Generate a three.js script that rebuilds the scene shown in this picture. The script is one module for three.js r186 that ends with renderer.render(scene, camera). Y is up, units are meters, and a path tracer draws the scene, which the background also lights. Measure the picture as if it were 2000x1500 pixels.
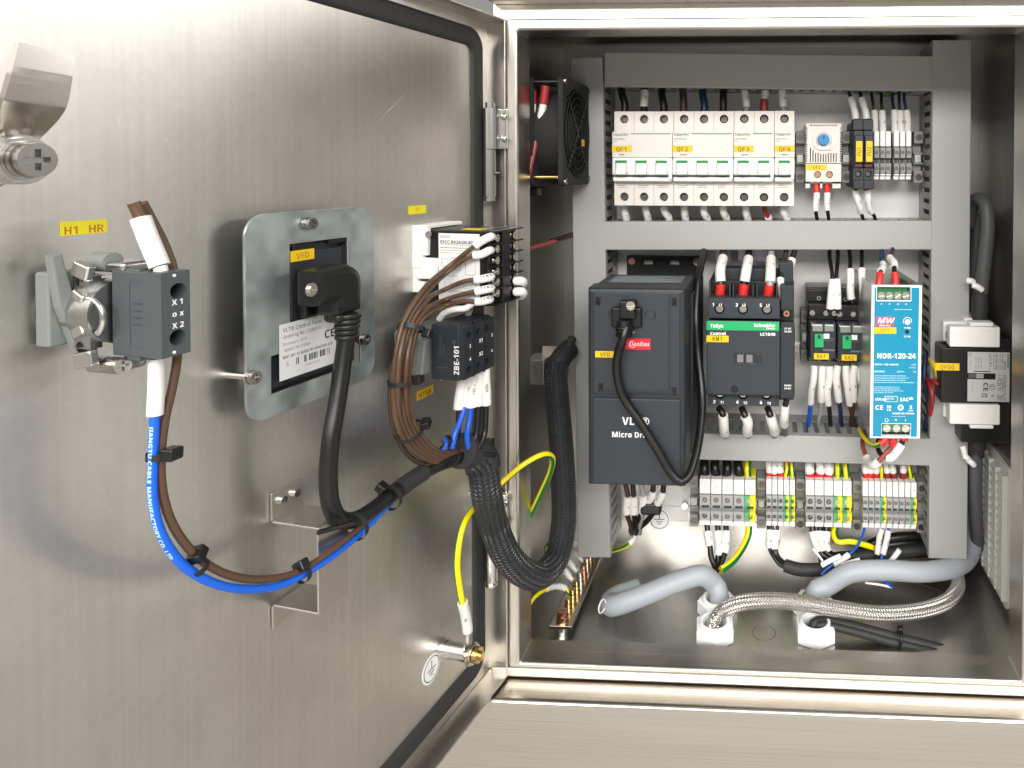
import * as THREE from 'three';
import { RoundedBoxGeometry } from 'three/addons/geometries/RoundedBoxGeometry.js';
import { mergeGeometries, toCreasedNormals } from 'three/addons/utils/BufferGeometryUtils.js';
import { RectAreaLightUniformsLib } from 'three/addons/lights/RectAreaLightUniformsLib.js';

// ---------- camera: rectified phone picture, so the lens is shifted (view offset) ----------
const FOCAL = 1350, CX = 1430, CY = 351;                       // in pixels of the 2000 x 1500 photograph
const scene = new THREE.Scene();
const camera = new THREE.PerspectiveCamera(2 * Math.atan(750 / FOCAL) * 180 / Math.PI, 4 / 3, 0.02, 60);
camera.position.set(0, 0, 0.525);
camera.rotation.order = 'YXZ';
camera.rotation.set(-1.1 * Math.PI / 180, 2.756 * Math.PI / 180, 0.0025);
camera.setViewOffset(2000, 1500, 1000 - CX, 750 - CY, 2000, 1500);
camera.updateMatrixWorld(true);
const renderer = new THREE.WebGLRenderer({ antialias: true });
renderer.toneMapping = THREE.LinearToneMapping;
renderer.toneMappingExposure = 1.14;
renderer.shadowMap.enabled = true;

// ---------- light: a bright workshop with ceiling panels in front of and above the cabinet ----------
scene.background = new THREE.Color().setRGB(0.28, 0.274, 0.262);
RectAreaLightUniformsLib.init();
const LAMPS = [                                                 // x, y, z, width, length, intensity
  [0.2, 1.5, 3.7, 4.9, 2.4, 15],
  [6.5, 1.5, -2.6, 3.5, 5, 8],
  [1.2, 1.5, 1.2, 1.2, 1.0, 6],
];
function buildLamps() {
  for (const [x, y, z, w, l, power] of LAMPS) {
    const light = new THREE.RectAreaLight(new THREE.Color().setRGB(1, 0.975, 0.935), power, w, l);
    light.position.set(x, y, z); light.rotation.x = -Math.PI / 2; scene.add(light);
  }
}
buildLamps();

// ---------- helpers ----------
const V = (x, y, z) => new THREE.Vector3(x, y, z);
const MM = 0.001, PI = Math.PI;
let seed = 7;
const rnd = () => { seed = (seed * 1664525 + 1013904223) >>> 0; return seed / 4294967296; };
const rr = (a, b) => a + (b - a) * rnd();
function sight(px, py) { return V((px - CX) / FOCAL, -(py - CY) / FOCAL, -1).applyQuaternion(camera.quaternion); }
// a point of the photograph on the plane at depth z (cabinet front is z = 0, mounting plate -0.175)
function at(px, py, z) { const d = sight(px, py), t = (z - camera.position.z) / d.z; return camera.position.clone().addScaledVector(d, t); }
// a point on a horizontal plane
function onLevel(px, py, y) { const d = sight(px, py), t = (y - camera.position.y) / d.y; return camera.position.clone().addScaledVector(d, t); }
// the open door's own frame: x towards the hinge, y up, z out of its inner face
const DOOR_TURN = 79.05 * PI / 180, HINGE = V(-0.217, 0, -0.008);
const doorMatrix = new THREE.Matrix4().makeRotationY(DOOR_TURN).setPosition(HINGE), doorInverse = doorMatrix.clone().invert();
function onDoor(px, py, w) {
  const o = camera.position.clone().applyMatrix4(doorInverse), d = sight(px, py).transformDirection(doorInverse);
  return o.addScaledVector(d, (w - o.z) / d.z);
}
const fromDoor = (v) => v.clone().applyMatrix4(doorMatrix);
const doorAt = (px, py, w) => fromDoor(onDoor(px, py, w));
// an upright rectangle given by its corners in the photograph, at depth z
function rect(x0, y0, x1, y1, z) {
  const a = at(x0, y0, z), b = at(x1, y1, z);
  return { x: (a.x + b.x) / 2, y: (a.y + b.y) / 2, w: Math.abs(b.x - a.x), h: Math.abs(a.y - b.y), z, l: a.x, r: b.x, t: a.y, b: b.y };
}
const flat = (g) => (g.index ? g.toNonIndexed() : g);
function merged(list) {
  if (!Array.isArray(list)) return list;
  if (list.length === 1) return list[0];
  return mergeGeometries(list.map((g) => { const f = flat(g); for (const k of Object.keys(f.attributes)) if (!['position', 'normal', 'uv'].includes(k)) f.deleteAttribute(k); return f; }));
}
function box(w, h, d, x = 0, y = 0, z = 0, r = 0) {              // centre x y z; r rounds the edges
  const m = Math.min(w, h, d) * 0.49;
  const g = r > 0 ? new RoundedBoxGeometry(w, h, d, 2, Math.min(r, m)) : new THREE.BoxGeometry(w, h, d);
  return g.translate(x, y, z);
}
const span = (x0, x1, y0, y1, z0, z1, r = 0) => box(Math.abs(x1 - x0), Math.abs(y1 - y0), Math.abs(z1 - z0), (x0 + x1) / 2, (y0 + y1) / 2, (z0 + z1) / 2, r);
function cyl(r, len, x, y, z, axis = 'z', seg = 20, r2 = r, open = false) {
  const g = new THREE.CylinderGeometry(r2, r, len, seg, 1, open);
  if (axis === 'z') g.rotateX(PI / 2); if (axis === 'x') g.rotateZ(-PI / 2);
  return g.translate(x, y, z);
}
function poly(points, holes = []) {
  const s = new THREE.Shape(points.map(([x, y]) => new THREE.Vector2(x, y)));
  for (const h of holes) s.holes.push(h.getPoints ? h : new THREE.Path(h.map(([x, y]) => new THREE.Vector2(x, y))));
  return s;
}
const ring = (x, y, r) => { const p = new THREE.Path(); p.absarc(x, y, r, 0, 2 * PI, true); return p; };
const square = (x0, x1, y0, y1) => [[x0, y0], [x0, y1], [x1, y1], [x1, y0]];
function roundRect(x0, x1, y0, y1, r) {
  const s = new THREE.Shape();
  s.moveTo(x0 + r, y0); s.lineTo(x1 - r, y0); s.absarc(x1 - r, y0 + r, r, -PI / 2, 0); s.lineTo(x1, y1 - r); s.absarc(x1 - r, y1 - r, r, 0, PI / 2);
  s.lineTo(x0 + r, y1); s.absarc(x0 + r, y1 - r, r, PI / 2, PI); s.lineTo(x0, y0 + r); s.absarc(x0 + r, y0 + r, r, PI, 1.5 * PI);
  return s;
}
function slab(shape, depth, z = 0, bevel = 0) {                  // extruded along +z from z
  const g = new THREE.ExtrudeGeometry(shape, bevel ? { depth: depth - 2 * bevel, bevelEnabled: true, bevelThickness: bevel, bevelSize: bevel, bevelOffset: -bevel, bevelSegments: 2, curveSegments: 10 } : { depth, bevelEnabled: false, curveSegments: 10 });
  return g.translate(0, 0, z + bevel);
}
const curveOf = (pts, tension = 0.5) => new THREE.CatmullRomCurve3(pts, false, 'centripetal', tension);
function hose(curve, r, segs = 40, radial = 10, t0 = 0, t1 = 1, capped = true) {   // a tube along part of a curve; uv: metres along, 0..1 round
  const pts = []; const n = Math.max(2, Math.round(segs));
  for (let i = 0; i <= n; i++) pts.push(curve.getPointAt(t0 + (t1 - t0) * i / n));
  const c = new THREE.CatmullRomCurve3(pts, false, 'centripetal');
  const g = new THREE.TubeGeometry(c, n, r, radial, false), len = c.getLength();
  const uv = g.attributes.uv; for (let i = 0; i < uv.count; i++) uv.setX(i, uv.getX(i) * len);
  if (!capped) return g;
  const ends = [0, 1].map((e) => {
    const cap = new THREE.CircleGeometry(r, radial), t = c.getTangentAt(e).multiplyScalar(e ? 1 : -1);
    return cap.applyQuaternion(new THREE.Quaternion().setFromUnitVectors(V(0, 0, 1), t)).translate(...c.getPointAt(e).toArray());
  });
  return merged([g, ...ends]);
}
// a block x0..x1, y0..y1, z0..z1 with round holes [x, y, r] sunk from its front
function drilled(x0, x1, y0, y1, z0, z1, holes, sunk) { return [span(x0, x1, y0, y1, z0, z1 - sunk), slab(poly(square(x0, x1, y0, y1).reverse(), holes.map(([x, y, r]) => ring(x, y, r))), sunk, z1 - sunk)]; }
// ---------- naming ----------
const taken = new Map();
function numbered(name) { const n = taken.get(name) ?? 0; taken.set(name, n + 1); return n ? `${name}_${String(n).padStart(3, '0')}` : name; }
function tag(o, label, category, group, kind) { o.userData = { label, category }; if (group) o.userData.group = group; if (kind) o.userData.kind = kind; return o; }
function thing(name, label, category, group) { const g = new THREE.Group(); g.name = numbered(name); scene.add(g); return tag(g, label, category, group); }
function part(parent, name, geometry, material, label) {
  const m = new THREE.Mesh(merged(geometry), material); m.name = name; m.castShadow = m.receiveShadow = true; parent.add(m);
  if (label) m.userData.label = label;
  return m;
}
// moves the origin of a finished thing to the foot of its bounding box; frame: the matrix its parts were built in
function finish(o, frame) {
  o.updateMatrixWorld(true);
  const b = new THREE.Box3(), local = new THREE.Matrix4();
  o.traverse((m) => { if (m.isMesh) { m.geometry.computeBoundingBox(); b.union(m.geometry.boundingBox.clone().applyMatrix4(local.copy(o.matrixWorld).invert().multiply(m.matrixWorld))); } });
  const base = V((b.min.x + b.max.x) / 2, b.min.y, (b.min.z + b.max.z) / 2);
  for (const c of o.children) c.position.sub(base);
  o.position.copy(base);
  if (frame) { o.position.applyMatrix4(frame); o.quaternion.setFromRotationMatrix(frame); }
  return o;
}
function copy(o, [x, y, z], label, extra = {}) {
  const c = o.clone(); c.name = numbered(o.name.replace(/_\d{3}$/, '')); scene.add(c); c.position.set(x, y, z);
  c.userData = { ...o.userData, label, ...extra }; return c;
}
// ---------- textures ----------
function noise2(n, cells, s) {                                    // tiling value noise, n x n, cells per side
  let q = s; const rq = () => { q = (q * 1664525 + 1013904223) >>> 0; return q / 4294967296; };
  const [cx, cy] = Array.isArray(cells) ? cells : [cells, cells];
  const g = Float32Array.from({ length: cx * cy }, rq), out = new Float32Array(n * n), f = (t) => t * t * (3 - 2 * t);
  for (let y = 0; y < n; y++) for (let x = 0; x < n; x++) {
    const u = x / n * cx, v = y / n * cy, i = Math.floor(u), j = Math.floor(v), a = f(u - i), b = f(v - j), i1 = (i + 1) % cx, j1 = (j + 1) % cy;
    out[y * n + x] = (g[j * cx + i] * (1 - a) + g[j * cx + i1] * a) * (1 - b) + (g[j1 * cx + i] * (1 - a) + g[j1 * cx + i1] * a) * b;
  }
  return out;
}
let gritSeed = 99; const grit = () => { gritSeed = (gritSeed * 1664525 + 1013904223) >>> 0; return gritSeed / 4294967296; };   // breaks up the steps of 8 bit values
function dataTexture(n, fill, srgb) {
  const d = new Uint8Array(n * n * 4);
  for (let y = 0; y < n; y++) for (let x = 0; x < n; x++) { const c = fill(x, y, y * n + x), o = (y * n + x) * 4; const [r, g, b] = (Array.isArray(c) ? c : [c, c, c]).map((v) => v + (grit() - 0.5) * 0.012); d[o] = Math.max(0, Math.min(255, r * 255)); d[o + 1] = Math.max(0, Math.min(255, g * 255)); d[o + 2] = Math.max(0, Math.min(255, b * 255)); d[o + 3] = 255; }
  const t = new THREE.DataTexture(d, n, n); t.wrapS = t.wrapT = THREE.RepeatWrapping; t.magFilter = THREE.LinearFilter; if (srgb) t.colorSpace = THREE.SRGBColorSpace; t.needsUpdate = true; return t;
}
// all flat print shares one sheet; drawing is in millimetres, y down
const SHEET = document.createElement('canvas'); SHEET.width = SHEET.height = 2048;
const pen = SHEET.getContext('2d'); pen.clearRect(0, 0, 2048, 2048);
const shelves = [], tops = [2, 2, 2, 2];                          // four columns of shelves
function sheetArea(w, h, draw, dpm = 6) {                          // w, h in mm
  const pw = Math.ceil(w * dpm), ph = Math.ceil(h * dpm);
  let best = null; for (const f of shelves) if (f.x + pw + 4 <= f.end && f.h >= ph && f.h <= ph * 1.5 + 4 && (!best || f.h < best.h)) best = f;
  if (!best) { const k = tops.indexOf(Math.min(...tops)); if (tops[k] + ph > 2046) throw new Error('print sheet full'); best = { x: k * 512 + 2, end: k * 512 + 512, y: tops[k], h: ph }; shelves.push(best); tops[k] += ph + 4; }
  const { x, y } = best; best.x += pw + 4;
  pen.save(); pen.beginPath(); pen.rect(x, y, pw, ph); pen.clip(); pen.translate(x, y); pen.scale(pw / w, ph / h); draw(pen, w, h); pen.restore();
  return [(x + 0.5) / 2048, (x + pw - 0.5) / 2048, 1 - (y + ph - 0.5) / 2048, 1 - (y + 0.5) / 2048];
}
function printed(w, h, draw, dpm) {                                // a flat print of w x h metres, facing +z
  const [u0, u1, v0, v1] = sheetArea(w * 1000, h * 1000, draw, dpm), g = new THREE.PlaneGeometry(w, h), uv = g.attributes.uv;
  for (let i = 0; i < 4; i++) uv.setXY(i, uv.getX(i) ? u1 : u0, uv.getY(i) ? v1 : v0);
  return g;
}
const sheetTexture = new THREE.CanvasTexture(SHEET); sheetTexture.colorSpace = THREE.SRGBColorSpace; sheetTexture.anisotropy = 8;
function say(c, text, x, y, size, color = '#000', opt = {}) {
  c.fillStyle = color; c.font = `${opt.bold ? 'bold ' : ''}${opt.italic ? 'italic ' : ''}${size}px ${opt.font || 'sans-serif'}`; c.textAlign = opt.align || 'left'; c.textBaseline = 'middle';
  c.save(); c.translate(x, y); if (opt.turn) c.rotate(opt.turn); if (opt.wide) c.scale(opt.wide, 1); c.fillText(text, 0, 0); c.restore();
}
const paper = (c, w, h, color) => { c.fillStyle = color; c.fillRect(0, 0, w, h); };
const lines = (c, x, y, w, n, gap, size, color) => { for (let i = 0; i < n; i++) { let p = x; const end = x + w * rr(0.6, 1); while (p < end) { const l = rr(0.6, 2.4); c.fillStyle = color; c.fillRect(p, y + i * gap - size / 2, Math.min(l, end - p), size); p += l + 0.35; } } };

// ---------- materials ----------
const std = (o) => new THREE.MeshPhysicalMaterial(o);
const lin = (r, g = r, b = r) => new THREE.Color().setRGB(r, g, b);
const grainA = noise2(512, [4, 256], 11), grainB = noise2(512, [10, 512], 23), cloud = noise2(512, 7, 5), cloud2 = noise2(512, 19, 9), cloud3 = noise2(512, 3, 31), speck = noise2(512, 256, 77), speck2 = noise2(512, 120, 78);
const hairline = noise2(512, [240, 5], 41);
const brushedBump = dataTexture(512, (x, y, i) => 0.55 * grainA[i] + 0.45 * grainB[i]);
const brushedRough = dataTexture(512, (x, y, i) => 0.66 + 0.16 * (cloud[i] - 0.5) + 0.1 * (cloud2[i] - 0.5));
const brushedColor = dataTexture(512, (x, y, i) => { const k = 0.93 + 0.05 * (cloud[i] - 0.5) + 0.02 * (grainA[i] - 0.5); return [k, k * 0.995, k * 0.985]; });
const dustColor = dataTexture(512, (x, y, i) => { const s = speck[i] > 0.985 ? 0.1 : 0; const k = 0.9 + 0.07 * (cloud[i] - 0.5) + 0.07 * (cloud2[i] - 0.5) + 0.06 * (hairline[i] - 0.5) + 0.04 * (speck2[i] - 0.5) + s; return [k, k * 0.995, k * 0.988]; });
const dustRough = dataTexture(512, (x, y, i) => 0.66 + 0.24 * (cloud3[i] - 0.5) + 0.2 * (cloud[i] - 0.5) + 0.12 * (cloud2[i] - 0.5));
const fineBump = dataTexture(256, () => rnd());
function tiled(t, sx, sy, turn = 0) { const c = t.clone(); c.repeat.set(sx, sy); c.rotation = turn; c.needsUpdate = true; return c; }
const steelColor = lin(0.63, 0.6, 0.555);
const M = {
  steel: std({ color: steelColor, metalness: 1, roughness: 0.5, roughnessMap: tiled(brushedRough, 3, 3), bumpMap: tiled(brushedBump, 4, 4), bumpScale: 0.00001, map: tiled(brushedColor, 4, 4) }),
  doorSteel: std({ color: lin(0.72, 0.7, 0.665), metalness: 1, roughness: 0.38, map: tiled(dustColor, 3.1, 3.1) }),
  plateSteel: std({ color: lin(0.72, 0.715, 0.705), metalness: 0.3, roughness: 0.42 }),
  zinc: std({ color: lin(0.66, 0.69, 0.69), metalness: 0.9, map: tiled(dataTexture(256, (x, y) => { const i = (y * 2) * 512 + x * 2; const k = 0.8 + 0.34 * (cloud2[i] - 0.5) + 0.3 * (cloud[i] - 0.5); return [k * 0.97, k * 1.01, k * 1.02]; }), 9, 9), roughness: 0.4 }),
  chrome: std({ color: lin(0.72, 0.7, 0.67), metalness: 1, roughness: 0.2 }),
  screw: std({ color: lin(0.46, 0.445, 0.42), metalness: 1, roughness: 0.22 }),
  screwDark: std({ color: lin(0.17, 0.16, 0.15), metalness: 1, roughness: 0.32 }),
  brass: std({ color: lin(0.62, 0.47, 0.2), metalness: 1, roughness: 0.24 }),
  copper: std({ color: lin(0.66, 0.36, 0.24), metalness: 1, roughness: 0.3 }),
  tinned: std({ color: lin(0.7, 0.66, 0.6), metalness: 1, roughness: 0.26 }),
  duct: std({ color: lin(0.335, 0.335, 0.327), roughness: 0.75, roughnessMap: tiled(brushedRough, 3, 3), bumpMap: tiled(fineBump, 5, 5), bumpScale: 0.00002 }),
  endGrey: std({ color: lin(0.27, 0.27, 0.26), roughness: 0.5 }),
  rail: std({ color: lin(0.62, 0.62, 0.6), metalness: 0.9, roughness: 0.36 }),
  cream: std({ color: lin(0.66, 0.62, 0.575), roughness: 0.42 }),
  white: std({ color: lin(0.78, 0.77, 0.75), roughness: 0.38 }),
  toggle: std({ color: lin(0.8, 0.8, 0.77), roughness: 0.3 }),
  green: std({ color: lin(0.01, 0.22, 0.07), roughness: 0.4 }),
  greenBright: std({ color: lin(0.015, 0.36, 0.12), roughness: 0.4 }),
  greenTerminal: std({ color: lin(0.03, 0.16, 0.06), roughness: 0.45 }),
  slate: std({ color: lin(0.016, 0.019, 0.024), roughness: 0.5, bumpMap: tiled(fineBump, 8, 8), bumpScale: 0.00002 }),
  slateLight: std({ color: lin(0.024, 0.029, 0.036), roughness: 0.54, bumpMap: tiled(fineBump, 8, 8), bumpScale: 0.00002 }),
  black: std({ color: lin(0.006), roughness: 0.36 }),
  blackMatt: std({ color: lin(0.01), roughness: 0.8 }),
  rubber: std({ color: lin(0.022, 0.022, 0.023), roughness: 0.62, bumpMap: tiled(fineBump, 20, 20), bumpScale: 0.00005 }),
  deviceGrey: std({ color: lin(0.06, 0.07, 0.076), roughness: 0.42 }),
  deviceGreyLight: std({ color: lin(0.2, 0.215, 0.205), roughness: 0.45 }),
  termGrey: std({ color: lin(0.36, 0.365, 0.36), roughness: 0.45 }),
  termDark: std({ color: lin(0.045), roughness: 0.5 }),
  yellow: std({ color: lin(0.82, 0.62, 0.015), roughness: 0.42 }),
  termGreen: std({ color: lin(0.1, 0.4, 0.16), roughness: 0.45 }),
  termYellow: std({ color: lin(0.85, 0.7, 0.03), roughness: 0.45 }),
  label: std({ color: lin(0.8), roughness: 0.5 }),
  red: std({ color: lin(0.62, 0.025, 0.02), roughness: 0.4 }),
  darkRed: std({ color: lin(0.28, 0.018, 0.018), roughness: 0.4 }),
  blue: std({ color: lin(0.008, 0.09, 0.5), roughness: 0.36 }),
  navy: std({ color: lin(0.01, 0.02, 0.07), roughness: 0.4 }),
  brown: std({ color: lin(0.095, 0.05, 0.027), roughness: 0.36 }),
  brownDark: std({ color: lin(0.05, 0.028, 0.02), roughness: 0.4 }),
  wireRed: std({ color: lin(0.25, 0.04, 0.035), roughness: 0.38 }),
  wireGrey: std({ color: lin(0.3), roughness: 0.4 }),
  cableGrey: std({ color: lin(0.34, 0.36, 0.39), roughness: 0.5, bumpMap: tiled(fineBump, 60, 4), bumpScale: 0.00002 }),
  cableDark: std({ color: lin(0.075, 0.077, 0.08), roughness: 0.5 }),
  sleeve: std({ color: lin(0.8, 0.79, 0.77), roughness: 0.4 }),
  clear: std({ color: lin(0.9), roughness: 0.08, transmission: 1, thickness: 0, ior: 1.45 }),
  dial: std({ color: lin(0.03, 0.22, 0.5), roughness: 0.4 }),
  psuWhite: std({ color: lin(0.82), roughness: 0.35 }),
  cyan: std({ color: lin(0.004, 0.23, 0.385), roughness: 0.3 }),
  castMetal: std({ color: lin(0.5, 0.5, 0.49), metalness: 1, roughness: 0.3 }),
  violetMetal: std({ color: lin(0.4, 0.37, 0.42), metalness: 1, roughness: 0.3 }),
  print: std({ map: sheetTexture, roughness: 0.4 }),
  printOver: std({ map: sheetTexture, transparent: true, roughness: 0.4 }),
};
const peTexture = dataTexture(64, (x, y) => (y % 32 < 19 ? [0.93, 0.84, 0.06] : [0.03, 0.42, 0.16]), true);
M.earthWire = std({ map: peTexture, roughness: 0.38 });
// braids: two sets of crossing strands, u in metres along the tube, v once round
function braid(n, strands, dark, light) {
  return [(x, y) => { const a = ((x + y) / n * strands) % 1, b = (((x - y) / n * strands) % 1 + 1) % 1, over = (Math.floor((x + y) / n * strands) + Math.floor((x - y) / n * strands + strands)) % 2; const s = over ? a : b; const h = Math.sin(PI * s); return dark + (light - dark) * h * h; }];
}
const braidHeight = dataTexture(128, braid(128, 2, 0, 1)[0]);
M.nylonBraid = std({ color: lin(0.03, 0.031, 0.034), bumpMap: tiled(braidHeight, 205, 9), bumpScale: 0.0012, roughness: 0.3 });
M.steelBraid = std({ color: lin(0.8, 0.77, 0.73), metalness: 1, roughness: 0.3, bumpMap: tiled(braidHeight, 210, 6), bumpScale: 0.0008 });

// ---------- small shared shapes ----------
function crossHead(r, h = 0.0014) {                                // screw head with a cross recess, top at z = 0
  const a = r * 0.62, b = r * 0.16, cross = [[-b, a], [b, a], [b, b], [a, b], [a, -b], [b, -b], [b, -a], [-b, -a], [-b, -b], [-a, -b], [-a, b], [-b, b]].reverse();
  const s = new THREE.Shape(); s.absarc(0, 0, r, 0, 2 * PI); s.holes.push(new THREE.Path(cross.map(([x, y]) => new THREE.Vector2(x, y))));
  return merged([slab(s, h * 0.6, -h * 0.6), cyl(r, h * 0.4, 0, 0, -h * 0.8, 'z', 16)]);
}
function slotHead(r, h = 0.0014, turn = 0.6) {
  const s = new THREE.Shape(); s.absarc(0, 0, r, 0, 2 * PI); const a = r * 0.86, b = r * 0.14, c = Math.cos(turn), n = Math.sin(turn);
  s.holes.push(new THREE.Path([[-a, -b], [-a, b], [a, b], [a, -b]].map(([x, y]) => new THREE.Vector2(x * c - y * n, x * n + y * c))));
  return merged([slab(s, h * 0.6, -h * 0.6), cyl(r, h * 0.4, 0, 0, -h * 0.8, 'z', 16)]);
}
function stickerOn(parent, text, w, h, x, y, z, opt = {}) {        // yellow device label, a thin strip with its print
  const g = box(w, h, 0.00025, 0, 0, 0.000125), [u0, u1, v0, v1] = sheetArea(w * 1000, h * 1000, (c, a, b) => { paper(c, a, b, opt.color || '#e3bb12'); say(c, text, a / 2, b / 2 + b * 0.04, b * (opt.size || 0.72), opt.ink || '#6a5408', { align: 'center', font: 'monospace', bold: !opt.light, wide: opt.wide || 1.05 }); }, 7);
  const uv = g.attributes.uv; for (let i = 0; i < uv.count; i++) uv.setXY(i, u0 + (u1 - u0) * uv.getX(i), v0 + (v1 - v0) * uv.getY(i));
  const m = part(parent, 'device_label', g, M.print, opt.label || 'yellow printed label'); m.position.set(x, y, z); if (opt.turnZ) m.rotation.z = opt.turnZ; if (opt.turnY) m.rotation.y = opt.turnY; return m;
}
function printOn(parent, w, h, x, y, z, draw, opt = {}) {
  const m = part(parent, opt.name || 'print', printed(w, h, draw, opt.dpm), opt.solid ? M.print : M.printOver); m.position.set(x, y, z); if (opt.turnY) m.rotation.y = opt.turnY; if (opt.turnX) m.rotation.x = opt.turnX; if (opt.turnZ) m.rotation.z = opt.turnZ; return m;
}
function sleeveGeometry(curve, t0, t1, r, text, flip) {                   // a printed marker sleeve on a wire
  const g = hose(curve, r, 8, 12, t0, t1), len = curve.getLength() * (t1 - t0), round = 2 * PI * r;
  const [u0, u1, v0, v1] = sheetArea(Math.max(4, len * 1000), round * 1000, (c, a, b) => { paper(c, a, b, '#dddbd7'); for (let k = 0; k < 3; k++) say(c, text, a / 2, b * (k + 0.5) / 3, Math.min(b * 0.3, 2.4), '#222', { align: 'center', font: 'monospace', bold: true }); }, 5);
  const uv = g.attributes.uv, n = 9 * 13;                          // tube vertices run in step with (segment, ring)
  for (let i = 0; i < uv.count; i++) { let u = Math.min(1, uv.getX(i) / Math.max(len, 1e-6)), v = Math.min(1, Math.max(0, uv.getY(i))); if (flip) { u = 1 - u; v = 1 - v; } uv.setXY(i, u0 + (u1 - u0) * u, v0 + (v1 - v0) * v); }
  return g;
}
// a wire: points [px, py, z] or Vector3; opt.sleeves [[t0, t1, text]], opt.ferrules [[t0, t1, material]], opt.lug
function wire(name, label, category, points, r, material, opt = {}) {
  const o = thing(name, label, category, opt.group), c = curveOf(points.map((p) => (Array.isArray(p) ? at(...p) : p)));
  const n = Math.max(10, Math.min(90, Math.round(c.getLength() / 0.004)));
  part(o, opt.body || 'insulation', hose(c, r, n, opt.radial || 10), material);
  for (const [t0, t1, text] of opt.sleeves || []) part(o, 'marker_sleeve', sleeveGeometry(c, t0, t1, r * (opt.fat || 1.5) + 0.0003, text || '', opt.flip), M.print, 'white marker sleeve');
  for (const [t0, t1, m, f] of opt.ferrules || []) part(o, 'ferrule', hose(c, r * (f || 1.55), 3, 12, t0, t1), m || M.red);
  finish(o); o.userData.curve = undefined; delete o.userData.curve;
  return Object.assign(o, { path: c });
}

// ================= the cabinet =================
const LEFT = -0.2128, RIGHT = 0.218, FLOOR = -0.4, ROOF = 0.128, BACK = -0.195, PLATE = -0.175;
const OPEN = { l: -0.1908, r: 0.1945, t: 0.104, b: -0.3885 };
const streaks = dataTexture(512, (x, y, i) => { const k = 0.9 + 0.09 * (grainA[i] - 0.5) + 0.09 * (grainB[i] - 0.5) + 0.06 * (cloud[i] - 0.5); return [k, k * 0.995, k * 0.985]; });
M.baseSteel = std({ color: lin(0.64, 0.595, 0.54), metalness: 1, roughness: 0.28, bumpMap: tiled(brushedBump, 1.2, 1.6), bumpScale: 0.00006, map: tiled(streaks, 1.2, 2.2) });
M.innerSteel = std({ color: lin(0.58, 0.568, 0.542), metalness: 1, roughness: 0.34, map: tiled(brushedColor, 3, 3) });
const cabinet = thing('electrical_cabinet', 'open stainless steel control cabinet with its door swung out to the left', 'electrical cabinet');
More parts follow.
